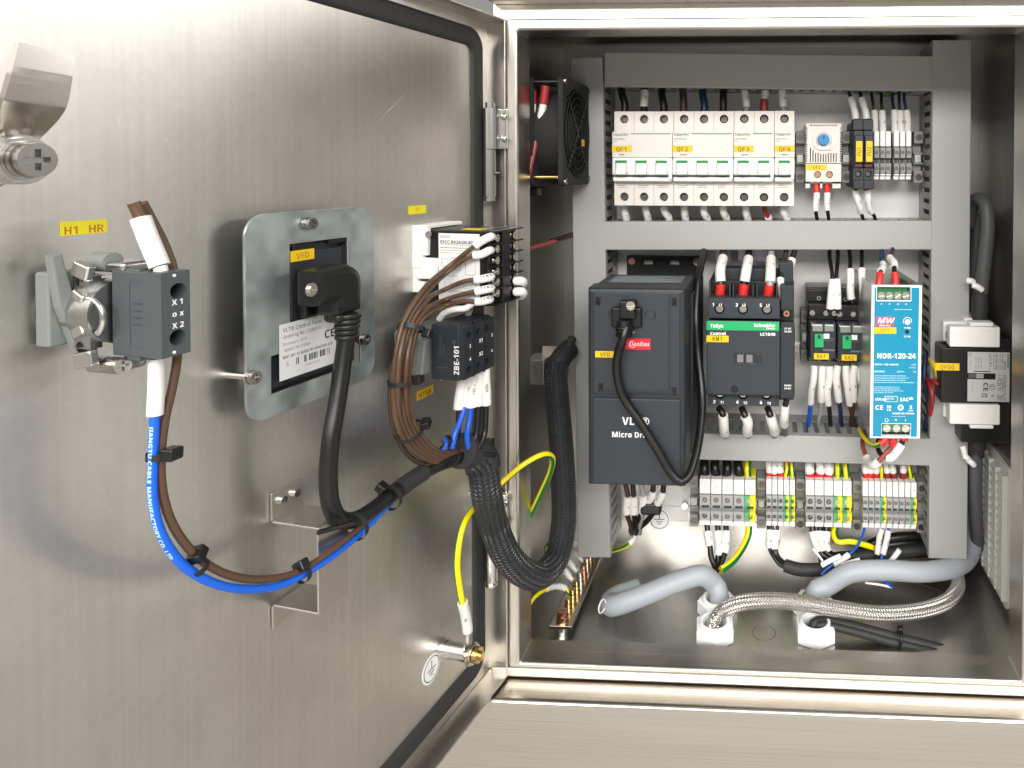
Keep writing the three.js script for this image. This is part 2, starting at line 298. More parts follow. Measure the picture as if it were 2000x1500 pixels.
{
  const T = 0.0016, Z1 = -0.0125;
  part(cabinet, 'back_wall', span(LEFT, RIGHT, FLOOR, ROOF, BACK - T, BACK), M.innerSteel);
  part(cabinet, 'side_wall', span(LEFT - T, LEFT, FLOOR - T, ROOF + T, BACK - T, Z1 - T), M.innerSteel);
  part(cabinet, 'side_wall', span(RIGHT, RIGHT + T, FLOOR - T, ROOF + T, BACK - T, Z1 - T), M.innerSteel);
  part(cabinet, 'roof_panel', span(LEFT, RIGHT, ROOF, ROOF + T, BACK - T, Z1 - T), M.innerSteel);
  const floorShape = poly(square(LEFT, RIGHT, 0.0126, 0.195), []);
  part(cabinet, 'floor_panel', span(LEFT, RIGHT, FLOOR - T, FLOOR, BACK, Z1 - T), M.innerSteel);
  const knock = onLevel(1492, 1236, FLOOR);
  part(cabinet, 'knockout', new THREE.TorusGeometry(0.0098, 0.00028, 6, 48).rotateX(PI / 2).translate(knock.x, FLOOR + 0.00005, knock.z), M.screwDark);
  // recessed frame face, rolled lip round the opening, outer edges
  const L2 = 0.0092;
  part(cabinet, 'frame_face', [
    span(LEFT - T, OPEN.l - L2 + 0.001, FLOOR - T, ROOF + T, Z1 - T, Z1), span(OPEN.r + L2 - 0.001, RIGHT + T, FLOOR - T, ROOF + T, Z1 - T, Z1),
    span(OPEN.l - L2 + 0.001, OPEN.r + L2 - 0.001, OPEN.t + L2 - 0.001, ROOF + T, Z1 - T, Z1), span(OPEN.l - L2 + 0.001, OPEN.r + L2 - 0.001, FLOOR - T, OPEN.b - 0.003, Z1 - T, Z1)], M.steel);
  const rim = roundRect(OPEN.l - 0.0012, OPEN.r + 0.0012, OPEN.b - 0.0012, OPEN.t + 0.0012, 0.002); rim.holes.push(new THREE.Path(roundRect(OPEN.l - 0.0001, OPEN.r + 0.0001, OPEN.b - 0.0001, OPEN.t + 0.0001, 0.0012).getPoints(6).reverse()));
  part(cabinet, 'lip_return', slab(rim, 0.0122, -0.0272), M.steel);
  const lip = new THREE.Shape(roundRect(OPEN.l - L2, OPEN.r + L2, OPEN.b - 0.0052, OPEN.t + L2, 0.003).getPoints(8));
  lip.holes.push(new THREE.Path(roundRect(OPEN.l, OPEN.r, OPEN.b, OPEN.t, 0.0016).getPoints(6).reverse()));
  const lg = new THREE.ExtrudeGeometry(lip, { depth: 0.0123, bevelEnabled: true, bevelThickness: 0.0022, bevelSize: 0.0022, bevelOffset: -0.0022, bevelSegments: 5 }).translate(0, 0, -0.0145);
  const uv = lg.attributes.uv; for (let i = 0; i < uv.count; i++) uv.setXY(i, uv.getX(i) * 2, uv.getY(i) * 2);
  part(cabinet, 'opening_lip', lg, M.steel);
  part(cabinet, 'lower_edge', span(LEFT - T, RIGHT + T, FLOOR - T, FLOOR + 0.0062, Z1 + 0.0002, -0.0008, 0.002), M.steel);
  part(cabinet, 'roof_edge', span(LEFT - T, RIGHT + T, ROOF - 0.0012, ROOF + 0.012, Z1 + 0.0002, 0.002, 0.002), M.steel);
  // hinges on the left
  const hinge = (dy) => {
    const z = 0.004, p = at(960, 250, z), k = (0.525 - z) / FOCAL, y = (py) => at(960, py, z).y + dy;
    const h = part(cabinet, 'hinge', [cyl(0.0062, y(212) - y(291), p.x, (y(212) + y(291)) / 2, z, 'y', 24), box(0.009, y(212) - y(291), 0.006, p.x + 0.0068, (y(212) + y(291)) / 2, z - 0.003, 0.001)], M.chrome);
    part(h, 'pin', cyl(0.0035, 0.006, p.x - 0.001, y(208), z, 'y'), M.chrome); part(h, 'lower_barrel', [cyl(0.0046, y(292) - y(384), p.x - 0.0015, (y(292) + y(384)) / 2, z, 'y', 24), cyl(0.0034, 0.003, p.x - 0.0015, y(386), z, 'y'), cyl(0.0046, 0.0018, p.x - 0.0015, y(390), z, 'y')], M.chrome);
    for (const py of [228, 271]) part(h, 'screw', new THREE.SphereGeometry(0.0028, 14, 8).scale(1, 1, 0.6).translate(p.x + 0.0098, y(py), z + 0.0005), M.screw);
    part(h, 'grub_screw', cyl(0.0015, 0.006, p.x + 0.004, y(338), z, 'x', 10), M.screwDark);
  };
  hinge(0); hinge(-0.2985);

  // the door, built in its own frame
  const DT = 0.113, DB = -0.4005, DW = -0.43;
  const dg = span(DW, -0.0016, DB, DT, -0.0016, 0);
  const door = part(cabinet, 'door', dg, M.doorSteel);
  door.position.copy(HINGE); door.rotation.y = DOOR_TURN;
  const duv = dg.attributes.uv, dp = dg.attributes.position; for (let i = 0; i < duv.count; i++) duv.setXY(i, dp.getX(i), dp.getY(i));
  part(door, 'flange', [span(-0.0016, 0, DB, DT, -0.0016, 0.0175), span(-0.0052, -0.0003, DB + 0.0002, DT - 0.0002, 0.0162, 0.0178, 0.0007)], M.steel);
  part(door, 'flange', span(DW, -0.002, DB - 0.0001, DB + 0.0015, 0.0001, 0.0176, 0.0006), M.steel);
  part(door, 'flange', span(DW, -0.002, DT - 0.0015, DT + 0.0001, 0.0001, 0.0176, 0.0006), M.steel);
  const seal = new THREE.Shape(roundRect(DW + 0.01, -0.0085, DB + 0.0085, DT - 0.0085, 0.016).getPoints(12));
  seal.holes.push(new THREE.Path(roundRect(DW + 0.026, -0.0235, DB + 0.0235, DT - 0.0235, 0.006).getPoints(8).reverse()));
  part(door, 'gasket', new THREE.ExtrudeGeometry(seal, { depth: 0.0025, bevelEnabled: true, bevelThickness: 0.0035, bevelSize: 0.004, bevelOffset: -0.004, bevelSegments: 4 }).translate(0, 0, -0.0034), M.rubber);
  // latch: bent cam on a hexagonal shaft
  const rows = [[37, 82, 148, 110, 0.036], [30, 112, 144, 138, 0.036], [22, 145, 139, 170, 0.0355], [10, 188, 131, 207, 0.033], [2, 215, 116, 232, 0.027], [4, 243, 96, 254, 0.0205], [10, 268, 76, 276, 0.017], [4, 300, 70, 306, 0.016], [-6, 350, 60, 356, 0.016]];
  const pos = [], idx = [], fine = [];
  { const l = new THREE.CatmullRomCurve3(rows.map(([x, y, , , w]) => V(x, y, w * 1000))), r = new THREE.CatmullRomCurve3(rows.map(([, , x, y, w]) => V(x, y, w * 1000))); for (let i = 0; i <= 48; i++) { const p = l.getPoint(i / 48), q = r.getPoint(i / 48); fine.push([p.x, p.y, q.x, q.y, p.z / 1000]); } rows.length = 0; rows.push(...fine); }
  for (const [x0, y0, x1, y1, w] of rows) for (const dz of [0, -0.0025]) for (const [x, y] of [[x0, y0], [x1, y1]]) { const q = onDoor(x, y, w); pos.push(q.x, q.y, q.z + dz); }
  const quad = (a, b, c, d) => idx.push(a, b, c, a, c, d);
  for (let i = 0; i < rows.length - 1; i++) { const a = i * 4, b = a + 4; quad(a + 1, a, b, b + 1); quad(a + 2, a + 3, b + 3, b + 2); quad(a, a + 2, b + 2, b); quad(a + 3, a + 1, b + 1, b + 3); }
  quad(0, 1, 3, 2); const e = (rows.length - 1) * 4; quad(e + 1, e, e + 2, e + 3);
  const cam = new THREE.BufferGeometry(); cam.setAttribute('position', new THREE.Float32BufferAttribute(pos, 3)); cam.setIndex(idx);
  const camFlat = toCreasedNormals(cam, 0.6); camFlat.setAttribute('uv', new THREE.Float32BufferAttribute(new Float32Array(camFlat.attributes.position.count * 2), 2));
  const latch = part(door, 'latch_cam', camFlat, std({ color: steelColor, metalness: 1, roughness: 0.27 }));
  const s = onDoor(36, 312, 0.02);
  part(latch, 'shaft', [cyl(0.0095, 0.013, s.x - 0.003, s.y - 0.001, 0.0065, 'z', 6), cyl(0.0085, 0.008, s.x, s.y, 0.0185, 'z', 28), cyl(0.0078, 0.002, s.x, s.y, 0.0232, 'z', 28)], M.chrome);
  part(latch, 'screw', [crossHead(0.0058, 0.003).translate(s.x, s.y, 0.0292), cyl(0.0064, 0.0016, s.x, s.y, 0.0252, 'z', 24)], M.screw);
  // earth stud
  const es = onDoor(874, 1268, 0.004);
  const stud = part(door, 'earth_stud', [cyl(0.0056, 0.021, es.x, es.y, 0.0105, 'z', 24), cyl(0.0066, 0.0016, es.x, es.y, 0.0022, 'z', 20)], M.chrome);
  part(stud, 'washer', [cyl(0.0074, 0.0012, es.x, es.y, 0.0236, 'z', 24), cyl(0.0066, 0.0014, es.x, es.y, 0.0251, 'z', 24)], M.tinned);
  part(stud, 'nut', [cyl(0.0056, 0.0034, es.x, es.y, 0.028, 'z', 6), cyl(0.0029, 0.003, es.x, es.y, 0.031, 'z', 14)], M.brass);
  // scratches and weld spots on the sheet
  const scratch = (x0, y0, x1, y1, t) => { const a = onDoor(x0, y0, 0.00006), b = onDoor(x1, y1, 0.00006), d = b.clone().sub(a), l = d.length(); return box(l, t, 0.00004).rotateZ(Math.atan2(d.y, d.x)).translate((a.x + b.x) / 2, (a.y + b.y) / 2, 0.00006); };
  const worn = std({ color: lin(0.78, 0.75, 0.7), metalness: 1, roughness: 0.8 });
  for (const q of [[743, 233, 798, 178, 0.00013], [752, 222, 770, 206, 0.00016], [800, 405, 830, 372, 0.0001]]) part(door, 'scratch', scratch(...q), worn);
}
finish(cabinet);

// workshop floor, mirrored in the steel
{
  const f = new THREE.Mesh(new THREE.BoxGeometry(16, 0.1, 16), std({ color: lin(0.27, 0.264, 0.252), roughness: 0.6 })); f.name = 'floor'; f.position.set(3, -1.45, 1); f.receiveShadow = true; f.userData.kind = 'structure'; scene.add(f);
}
// the machine body that the cabinet stands on
{
  const g = new RoundedBoxGeometry(0.9, 0.2, 0.27, 4, 0.0032).translate(0.06, FLOOR - 0.0026 - 0.1, 0.021 - 0.135);
  const m = new THREE.Mesh(g, M.baseSteel); m.name = 'machine_body'; m.castShadow = m.receiveShadow = true; scene.add(m); tag(m, 'brushed stainless steel ledge and front panel under the cabinet', 'machine body'); finishMesh(m);
}
function finishMesh(m) { m.geometry.computeBoundingBox(); const b = m.geometry.boundingBox, c = V((b.min.x + b.max.x) / 2, b.min.y, (b.min.z + b.max.z) / 2); m.geometry.translate(-c.x, -c.y, -c.z); m.position.copy(c); return m; }
function mesh(name, geometry, material, label, category, group) {
  const m = new THREE.Mesh(merged(geometry), material); m.name = numbered(name); m.castShadow = m.receiveShadow = true; scene.add(m); tag(m, label, category, group); return finishMesh(m);
}
// mounting plate
{
  const o = thing('mounting_plate', 'pale metal mounting plate behind the wiring ducts and devices', 'mounting plate');
  const a = at(1140, 85, PLATE), b = at(1885, 1032, PLATE);
  part(o, 'panel', span(a.x, b.x, b.y, 0.122, PLATE - 0.0025, PLATE), M.plateSteel);
  const c = at(1200, 985, PLATE);
  part(o, 'folded_edge', span(a.x, b.x, b.y, c.y, PLATE + 0.0001, PLATE + 0.0016, 0.0007), M.plateSteel);
  for (const [x, y] of [[1202, 1030], [1338, 985]]) part(o, 'bolt', crossHead(0.0034, 0.002).translate(at(x, y, PLATE).x, at(x, y, PLATE).y, PLATE + 0.004), M.screw);
  finish(o);
}
// ---------- wiring ducts ----------
const DUCT = -0.115;
function duct(label, r, turn, slots, dir) {                           // r: rect of the lid; slots: sides with slots
  const o = thing('wiring_duct', label, 'wiring duct', 'grey wiring ducts framing the devices'), vert = dir === 'v', L = vert ? r.h : r.w, Wd = vert ? r.w : r.h, depth = DUCT - PLATE;
  const along = (g) => (vert ? g.rotateZ(PI / 2) : g);
  // built lying along x, then turned upright if needed; z from the plate
  part(o, 'lid', along(merged([span(-L / 2, L / 2, -Wd / 2, Wd / 2, depth - 0.0026, depth, 0.0012), span(-L / 2, L / 2, Wd / 2 - 0.0014, Wd / 2, depth - 0.008, depth - 0.001), span(-L / 2, L / 2, -Wd / 2, -Wd / 2 + 0.0014, depth - 0.008, depth - 0.001)])), M.duct);
  part(o, 'base', along(span(-L / 2, L / 2, -Wd / 2 + 0.002, Wd / 2 - 0.002, 0.0004, 0.0019)), M.duct);
  for (const side of [1, -1]) {
    const holes = []; const n = Math.floor((L - 0.012) / 0.0103);
    if (slots.includes(side)) for (let i = 0; i < n; i++) { const x = -L / 2 + 0.008 + i * 0.0103; holes.push(square(x, x + 0.0046, 0.017, depth - 0.0125)); }
    const wall = slab(poly(square(-L / 2, L / 2, 0.0004, depth - 0.003).reverse(), holes), 0.0014).rotateX(PI / 2).translate(0, side > 0 ? Wd / 2 - 0.0016 : -Wd / 2 + 0.003, 0);
    part(o, 'slotted_wall', along(wall), M.duct);
  }
  o.position.set(r.x, r.y, PLATE + 0.0003); o.rotation.z = turn; return o;
}
duct('upright grey wiring duct beside the black fan, left of all devices', rect(1120, 112, 1185, 1090, DUCT), 0.0145, [-1, 1], 'v');
duct('upright grey wiring duct beside the grey isolator block, right of all devices', rect(1822, 78, 1889, 1093, DUCT), 0, [-1, 1], 'v');
duct('shaded top wiring duct above the white circuit breakers', rect(1180, 107, 1824, 172, DUCT), -0.017, [-1, 1], 'h');
duct('grey wiring duct below the white circuit breakers', rect(1180, 430, 1820, 491, DUCT), 0.0095, [-1, 1], 'h');
duct('grey wiring duct above the bottom row of terminal blocks', rect(1190, 843, 1818, 909, DUCT), -0.004, [-1, 1], 'h');
// ---------- rails ----------
function rail(label, x0, x1, yc) {
  const z = PLATE, a = at(x0, yc, z + 0.007), b = at(x1, yc, z + 0.007), y = (a.y + b.y) / 2;
  return mesh('mounting_rail', [span(a.x, b.x, y + 0.0105, y + 0.0175, z + 0.0062, z + 0.0075), span(a.x, b.x, y - 0.0175, y - 0.0105, z + 0.0062, z + 0.0075), span(a.x, b.x, y + 0.0098, y + 0.011, z + 0.0004, z + 0.007), span(a.x, b.x, y - 0.011, y - 0.0098, z + 0.0004, z + 0.007), span(a.x, b.x, y - 0.0098, y + 0.0098, z + 0.0004, z + 0.0014)], M.rail, label, 'mounting rail', 'steel mounting rails behind the devices');
}
rail('steel mounting rail behind the circuit breakers', 1196, 1810, 312);
rail('steel mounting rail behind the contactor and power supply', 1375, 1810, 655);
rail('steel mounting rail behind the bottom terminal blocks', 1345, 1808, 988);
// grey end stops with two screws
const stopProto = thing('end_stop', 'grey end stop with two screws between circuit breaker QF4 and the thermostat', 'end stop', 'grey end stops clamped on the rails');
part(stopProto, 'body', [box(0.0088, 0.05, 0.014, 0, 0, 0.0145, 0.0012), box(0.0088, 0.012, 0.01, 0, 0.019, 0.024, 0.0012), box(0.0088, 0.012, 0.01, 0, -0.019, 0.024, 0.0012), box(0.0088, 0.0014, 0.0066, 0, 0.0035, 0.0245), box(0.0088, 0.0014, 0.0066, 0, -0.006, 0.0245)], M.endGrey);
part(stopProto, 'clamp', box(0.0066, 0.0082, 0.006, 0, -0.0012, 0.0235, 0.0006), M.rail);
for (const y of [0.019, -0.019]) part(stopProto, 'screw', crossHead(0.0031).translate(0, y, 0.0299), M.screwDark);
const stopAt = (px, py) => { const p = at(px, py, PLATE + 0.029); return [p.x, p.y, PLATE]; };
stopProto.position.set(...stopAt(1563, 307));
for (const [x, y, l] of [[1653, 307, 'grey end stop between the thermostat and the fuse holders'], [1794, 307, 'grey end stop right of the small terminal blocks of the top row'], [1573, 657, 'grey end stop between the contactor and the first relay'],
  [1355, 980, 'grey end stop left of the bottom terminal blocks, beside the black drive'], [1487, 984, 'grey end stop right of the five wide grey terminals with one green and yellow'], [1563, 986, 'grey end stop left of the terminals with thick red ferrules'], [1674, 990, 'grey end stop left of the nine narrow bottom terminals'], [1800, 992, 'grey end stop at the right end of the bottom row']]) copy(stopProto, stopAt(x, y), l);

// ================= top row =================
const K = 0.000476;                                                   // metres per photograph pixel at the breaker bodies
const BRK = PLATE + 0.057;
function breaker(label, px0, px1, poles, sticker) {
  const o = thing('circuit_breaker', label, 'circuit breaker', 'white circuit breakers in the top row');
  const a = at(px0, 309.5, BRK), b = at(px1, 309.5, BRK), w = b.x - a.x - 0.0003, Y = (py) => (309.5 - py) * K, pitch = w / poles;
  for (let i = 0; i < poles; i++) part(o, 'pole_body', drilled(i * pitch + (i ? 0.00012 : 0), (i + 1) * pitch - 0.00012, Y(402), Y(217), 0.008, 0.057, [[(i + 0.5) * pitch, Y(232), 0.0041], [(i + 0.5) * pitch, Y(385), 0.0041]], 0.014), M.cream);
  const nx = 0, nw = w;
  part(o, 'front_panel', box(nw, Y(258) - Y(308), 0.0125, nx + nw / 2, (Y(258) + Y(308)) / 2, 0.0605, 0.0007), M.cream);
  part(o, 'handle_housing', box(nw, Y(308.4) - Y(342), 0.0125, nw / 2, (Y(308.4) + Y(342)) / 2, 0.0608, 0.0014), M.toggle);
  part(o, 'lower_bar', [box(nw - 0.0012, 0.0042, 0.0115, nw / 2 - 0.0004, Y(350), 0.0598, 0.0014), box(0.0032, Y(338) - Y(351), 0.004, nw - 0.002, Y(344), 0.0655, 0.001)], M.toggle);
  for (let i = 0; i < poles; i++) {
    const cx = (i + 0.5) * pitch - 0.0004;
    const t = part(o, 'toggle', [box(0.0102, 0.0138, 0.008, cx, Y(327.5), 0.0672, 0.0018), box(0.0102, 0.0042, 0.012, cx, Y(337), 0.0672, 0.0016)], M.toggle);
    part(t, 'on_mark', span(cx - 0.005, cx + 0.005, Y(318.5), Y(313.5), 0.0675, 0.0717), M.green);
    part(t, 'side_slot', [span(cx - 0.0064, cx - 0.0056, Y(340), Y(320), 0.0668, 0.0673), span(cx + 0.0056, cx + 0.0064, Y(340), Y(320), 0.0668, 0.0673)], M.cream);
    for (const y of [Y(232), Y(385)]) { const sc = part(o, 'terminal_screw', i % 2 ? crossHead(0.003) : slotHead(0.003, 0.0014, 0.6 + i), M.screwDark); sc.position.set((i + 0.5) * pitch, y, 0.0515); sc.rotation.z = rr(0, 1.5); }
    printOn(o, 0.012, 0.005, (i + 0.5) * pitch, Y(366), 0.05715, (c, A, B) => { lines(c, 0.6, 1, A - 1, 1, 1, 0.5, '#8a8178'); lines(c, 0.6, 2.6, A - 1.5, 1, 1, 0.4, '#9a9288'); });
  }
  printOn(o, w * 0.99, 0.0115, w / 2, Y(270.5), 0.0669, (c, A, B) => { say(c, 'Schneider', 0.7, 1.9, 3.0, '#3a9c63', { bold: true, wide: 1.0 }); say(c, 'Electric', 3.2, 3.9, 1.5, '#5fae80'); if (poles > 1) { c.fillStyle = '#2e8f5c'; c.fillRect(17.2, 1.3, A - 18.6, 0.85); } lines(c, 1, 6.5, 12, 1, 1, 0.75, '#8d8880'); lines(c, 1, 8.6, 4, 1, 1, 0.6, '#a59f96'); });
  printOn(o, 0.008, 0.0022, 0.0105, Y(302.5), 0.0669, (c, A, B) => lines(c, 0.4, 1.1, A - 0.5, 1, 1, 0.9, '#7a6f68'));
  stickerOn(o, sticker, Math.min(w, 0.0183), 0.0058, Math.min(w, 0.0183) / 2, Y(291), 0.06685, { size: 0.86, wide: 1.2 });
  o.position.set(a.x, a.y, PLATE); return o;
}
breaker('three pole white circuit breaker with yellow QF1 label', 1200, 1316.5, 3, 'QF1');
breaker('three pole white circuit breaker with yellow QF2 label', 1316.5, 1434, 3, 'QF2');
breaker('two pole white circuit breaker with yellow QF3 label', 1434, 1512.5, 2, 'QF3');
breaker('single pole white circuit breaker with yellow QF4 label', 1512.5, 1552, 1, 'QF4');

// thermostat
{
  const Z = PLATE + 0.045, o = thing('thermostat', 'white slotted cabinet thermostat with blue dial and yellow ST1 label', 'thermostat');
  const r = rect(1574, 241, 1643, 368, Z), k = r.h / 127, X = (px) => (px - 1608.5) * k, Y = (py) => (304.5 - py) * k;
  const holes = []; for (let i = 0; i < 11; i++) { const x = X(1583 + i * 5); if (i === 5 || i === 4 || i === 6) { holes.push(square(x - 0.0005, x + 0.0005, Y(317), Y(301))); } else holes.push(square(x - 0.0005, x + 0.0005, Y(317), Y(i < 2 ? 289 + i * 4 : 299))); }
  const outline = [[X(1574), Y(318.5)]], teeth = []; for (let i = 0; i < 15; i++) { const y = Y(250 + i * 4.6); teeth.push([y + 0.0006, y - 0.0007]); }
  for (const [hi, lo] of teeth.slice().reverse()) if (lo > Y(317)) outline.push([X(1574), lo], [X(1577), lo], [X(1577), hi], [X(1574), hi]);
  outline.push([X(1574), Y(241)], [X(1643), Y(241)]); for (const [hi, lo] of teeth) if (lo > Y(317)) outline.push([X(1643), hi], [X(1640), hi], [X(1640), lo], [X(1643), lo]);
  outline.push([X(1643), Y(318.5)]); outline.reverse();
  for (let i = 0; i < 10; i++) holes.push(square(X(1583 + i * 5.4), X(1583 + i * 5.4) + 0.0013, Y(246), Y(243.5)));
  part(o, 'body', [span(X(1574), X(1643), Y(368), Y(241), 0.008, 0.02), span(X(1576.6), X(1579), Y(320), Y(243), 0.02, 0.0405), span(X(1638), X(1640.4), Y(320), Y(243), 0.02, 0.0405), span(X(1576.6), X(1640.4), Y(243), Y(241), 0.02, 0.0405), slab(poly(outline, holes), 0.0045, 0.0405, 0), ...drilled(X(1574), X(1643), Y(355), Y(320), 0.02, 0.0455, [[X(1597), Y(341), 0.0034], [X(1620), Y(341), 0.0034]], 0.005), ...[[1574, 1583], [1603, 1607], [1627, 1643]].map(([p, q]) => span(X(p), X(q), Y(368), Y(355), 0.02, 0.0405)), span(X(1574), X(1643), Y(358.5), Y(355), 0.02, 0.0405)], M.cream);
  part(o, 'dial_plate', slab(roundRect(X(1588), X(1634), Y(293), Y(252), 0.007), 0.0016, 0.045), M.cream);
  const d = part(o, 'dial', [cyl(0.0052, 0.004, X(1608), Y(273), 0.0482, 'z', 10), cyl(0.0056, 0.001, X(1608), Y(273), 0.047, 'z', 24)], M.dial);
  part(d, 'pointer', span(X(1608) - 0.0004, X(1608) + 0.0004, Y(273), Y(273) + 0.0035, 0.0501, 0.0506).rotateZ(0), M.navy);
  printOn(o, 0.017, 0.017, X(1608), Y(273), 0.0467, (c, A) => { for (let i = 0; i < 22; i++) { const t = 0.9 + i * 0.21; c.fillStyle = i < 6 ? '#c04040' : i > 14 ? '#3f9c5c' : '#7c8a90'; c.fillRect(A / 2 + Math.cos(t + 1.6) * 7, A / 2 + Math.sin(t + 1.6) * 7, 0.7, 0.7); } });
  for (const x of [1597, 1620]) { const s = part(o, 'terminal_screw', slotHead(0.0027), M.copper); s.position.set(X(x), Y(341), 0.0438); }
  stickerOn(o, 'ST1', 0.019, 0.0053, X(1595), Y(327), 0.0456, { size: 0.8, ink: '#a06a10' });
  o.position.set(r.x, r.y, PLATE); finish(o); o.position.add(V(r.x, r.y, PLATE)); 
}
// fuse holders
{
  const Z = PLATE + 0.056, make = (label, text) => {
    const o = thing('fuse_holder', label, 'fuse holder', 'black fuse holders in the top row'), k = 0.000478, w = 0.0103, Y = (py) => (302 - py) * k;
    part(o, 'body', [box(w, Y(238) - Y(366), 0.036, 0, 0, 0.026, 0.0008), box(w - 0.0008, Y(256) - Y(329), 0.016, 0, Y(292.5), 0.049, 0.002), ...drilled(-w / 2 + 0.0004, w / 2 - 0.0004, Y(352), Y(328.5), 0.041, 0.057, [[0, Y(339), 0.003]], 0.006)], M.slate);
    part(o, 'fuse_lever', [box(w - 0.0018, 0.026, 0.006, 0, Y(292), 0.0585, 0.0015), box(w - 0.0014, 0.006, 0.005, 0, Y(262), 0.055, 0.001)], M.slateLight);
    part(o, 'indicator', span(-0.0028, 0.0028, Y(324), Y(320), 0.0572, 0.0576), M.darkRed);
    part(o, 'wire_funnel', box(w - 0.0008, 0.0105, 0.014, 0, Y(244), 0.046, 0.001), M.slate); part(o, 'wire_funnel', box(w - 0.0006, 0.008, 0.02, 0, Y(360), 0.05, 0.001), M.slate);
    const s = part(o, 'terminal_screw', slotHead(0.0022), M.screwDark); s.position.set(0, Y(339), 0.0545);
    const st = stickerOn(o, text, 0.0188, 0.0057, 0, Y(296), 0.0616, { turnZ: PI / 2, size: 0.8, ink: '#6a5408' }); return o;
  };
  const a = make('black fuse holder with yellow FU1 label', 'FU1'), b = make('black fuse holder with yellow FU2 label, right of FU1', 'FU2');
  const p = at(1676.5, 302, Z), q = at(1696, 302, Z); a.position.set(p.x, p.y, PLATE); b.position.set(q.x, q.y, PLATE);
}
// small grey terminals
function smallTerminal(name, label, group, w, h, opt = {}) {              // local origin at its middle on the plate
  const o = thing(name, label, 'terminal block', group), d = opt.depth || 0.042, bodyM = opt.body || M.termGrey, T = (f) => h * (0.5 - f);
  const side = opt.stripe;                                               // green with a yellow half
  const prof = [[0.02, 0.3], [0.02, 0.72], [0.33, 0.8], [0.34, 0.95], [0.55, 0.95], [0.56, 0.84], [0.65, 0.84], [0.66, 0.98], [0.86, 0.95], [0.88, 0.8], [0.985, 0.7], [0.985, 0.3]];
  const ext = (x0, x1, list) => { const s = poly(list.map(([f, z]) => [z * d, T(f)])), g = new THREE.ExtrudeGeometry(s, { depth: x1 - x0, bevelEnabled: false }); return g.rotateY(-PI / 2).translate(x1, 0, 0); };
  const W2 = w / 2 - 0.00018;
  if (side) { part(o, 'body', ext(-W2, 0, prof), M.termGreen); part(o, 'yellow_half', ext(0, W2, prof), M.termYellow); } else part(o, 'body', ext(-W2, W2, prof), bodyM);
  part(o, 'marker_strip', [box(w - 0.0006, h * 0.31, 0.008, 0, T(0.165), d * 0.85, 0.0006), box(w - 0.0006, h * 0.035, 0.004, 0, T(0.89), d * 0.93, 0.0006), box(w - 0.0006, h * 0.08, 0.004, 0, T(0.95), d * 0.87, 0.0006)], M.white);
  if (opt.digit) printOn(o, w * 0.7, 0.003, 0, T(0.17), d * 0.85 + 0.0041, (c, A, B) => say(c, opt.digit, A / 2, B / 2, 2.2, '#777', { align: 'center' }), { dpm: 6 });
  const r = Math.min(0.0029, w * 0.36);
  for (const f of [0.44, 0.76]) { const z = d * (f < 0.5 ? 0.952 : 0.962); const s = part(o, 'terminal_screw', slotHead(r * 0.86, 0.001, rr(0.2, 1)), side ? (opt.wide ? M.brass : M.screwDark) : M.screwDark); s.position.set(0, T(f), z + 0.0004); }
  if (!side) part(o, 'painted_recess', span(-w * 0.34, w * 0.34, T(0.65), T(0.565), d * 0.82, d * 0.85), M.termDark); else part(o, 'painted_recess', span(-w * 0.3, w * 0.3, T(0.65), T(0.57), d * 0.82, d * 0.852), M.termDark);  // dark strip paints the shade of the recess between the screw rows
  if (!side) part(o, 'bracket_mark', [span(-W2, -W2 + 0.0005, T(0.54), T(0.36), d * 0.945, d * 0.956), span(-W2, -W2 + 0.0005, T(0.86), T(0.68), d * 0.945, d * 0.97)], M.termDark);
  return o;
}
{
  const d = 0.044, h = rect(1707, 255, 1713, 352, PLATE + d).h, opts = { depth: d, body: M.endGrey };
  const group = 'small grey terminals in the top row', t = smallTerminal('terminal_block', 'first of the six small grey terminals, beside the FU2 fuse holder', group, 0.0053, h, opts);
  const ords = ['second', 'third', 'fourth', 'fifth', 'sixth'], xs = [1713, 1725, 1736, 1752, 1764, 1776];
  xs.forEach((x, i) => { const p = at(x, 303.5, PLATE + d), at3 = [p.x, p.y, PLATE]; if (!i) t.position.set(...at3); else copy(t, at3, `${ords[i - 1]} of the six small grey terminals right of the fuse holders`); });
  for (const x of xs) void x;
  t.traverse(() => 0);
}
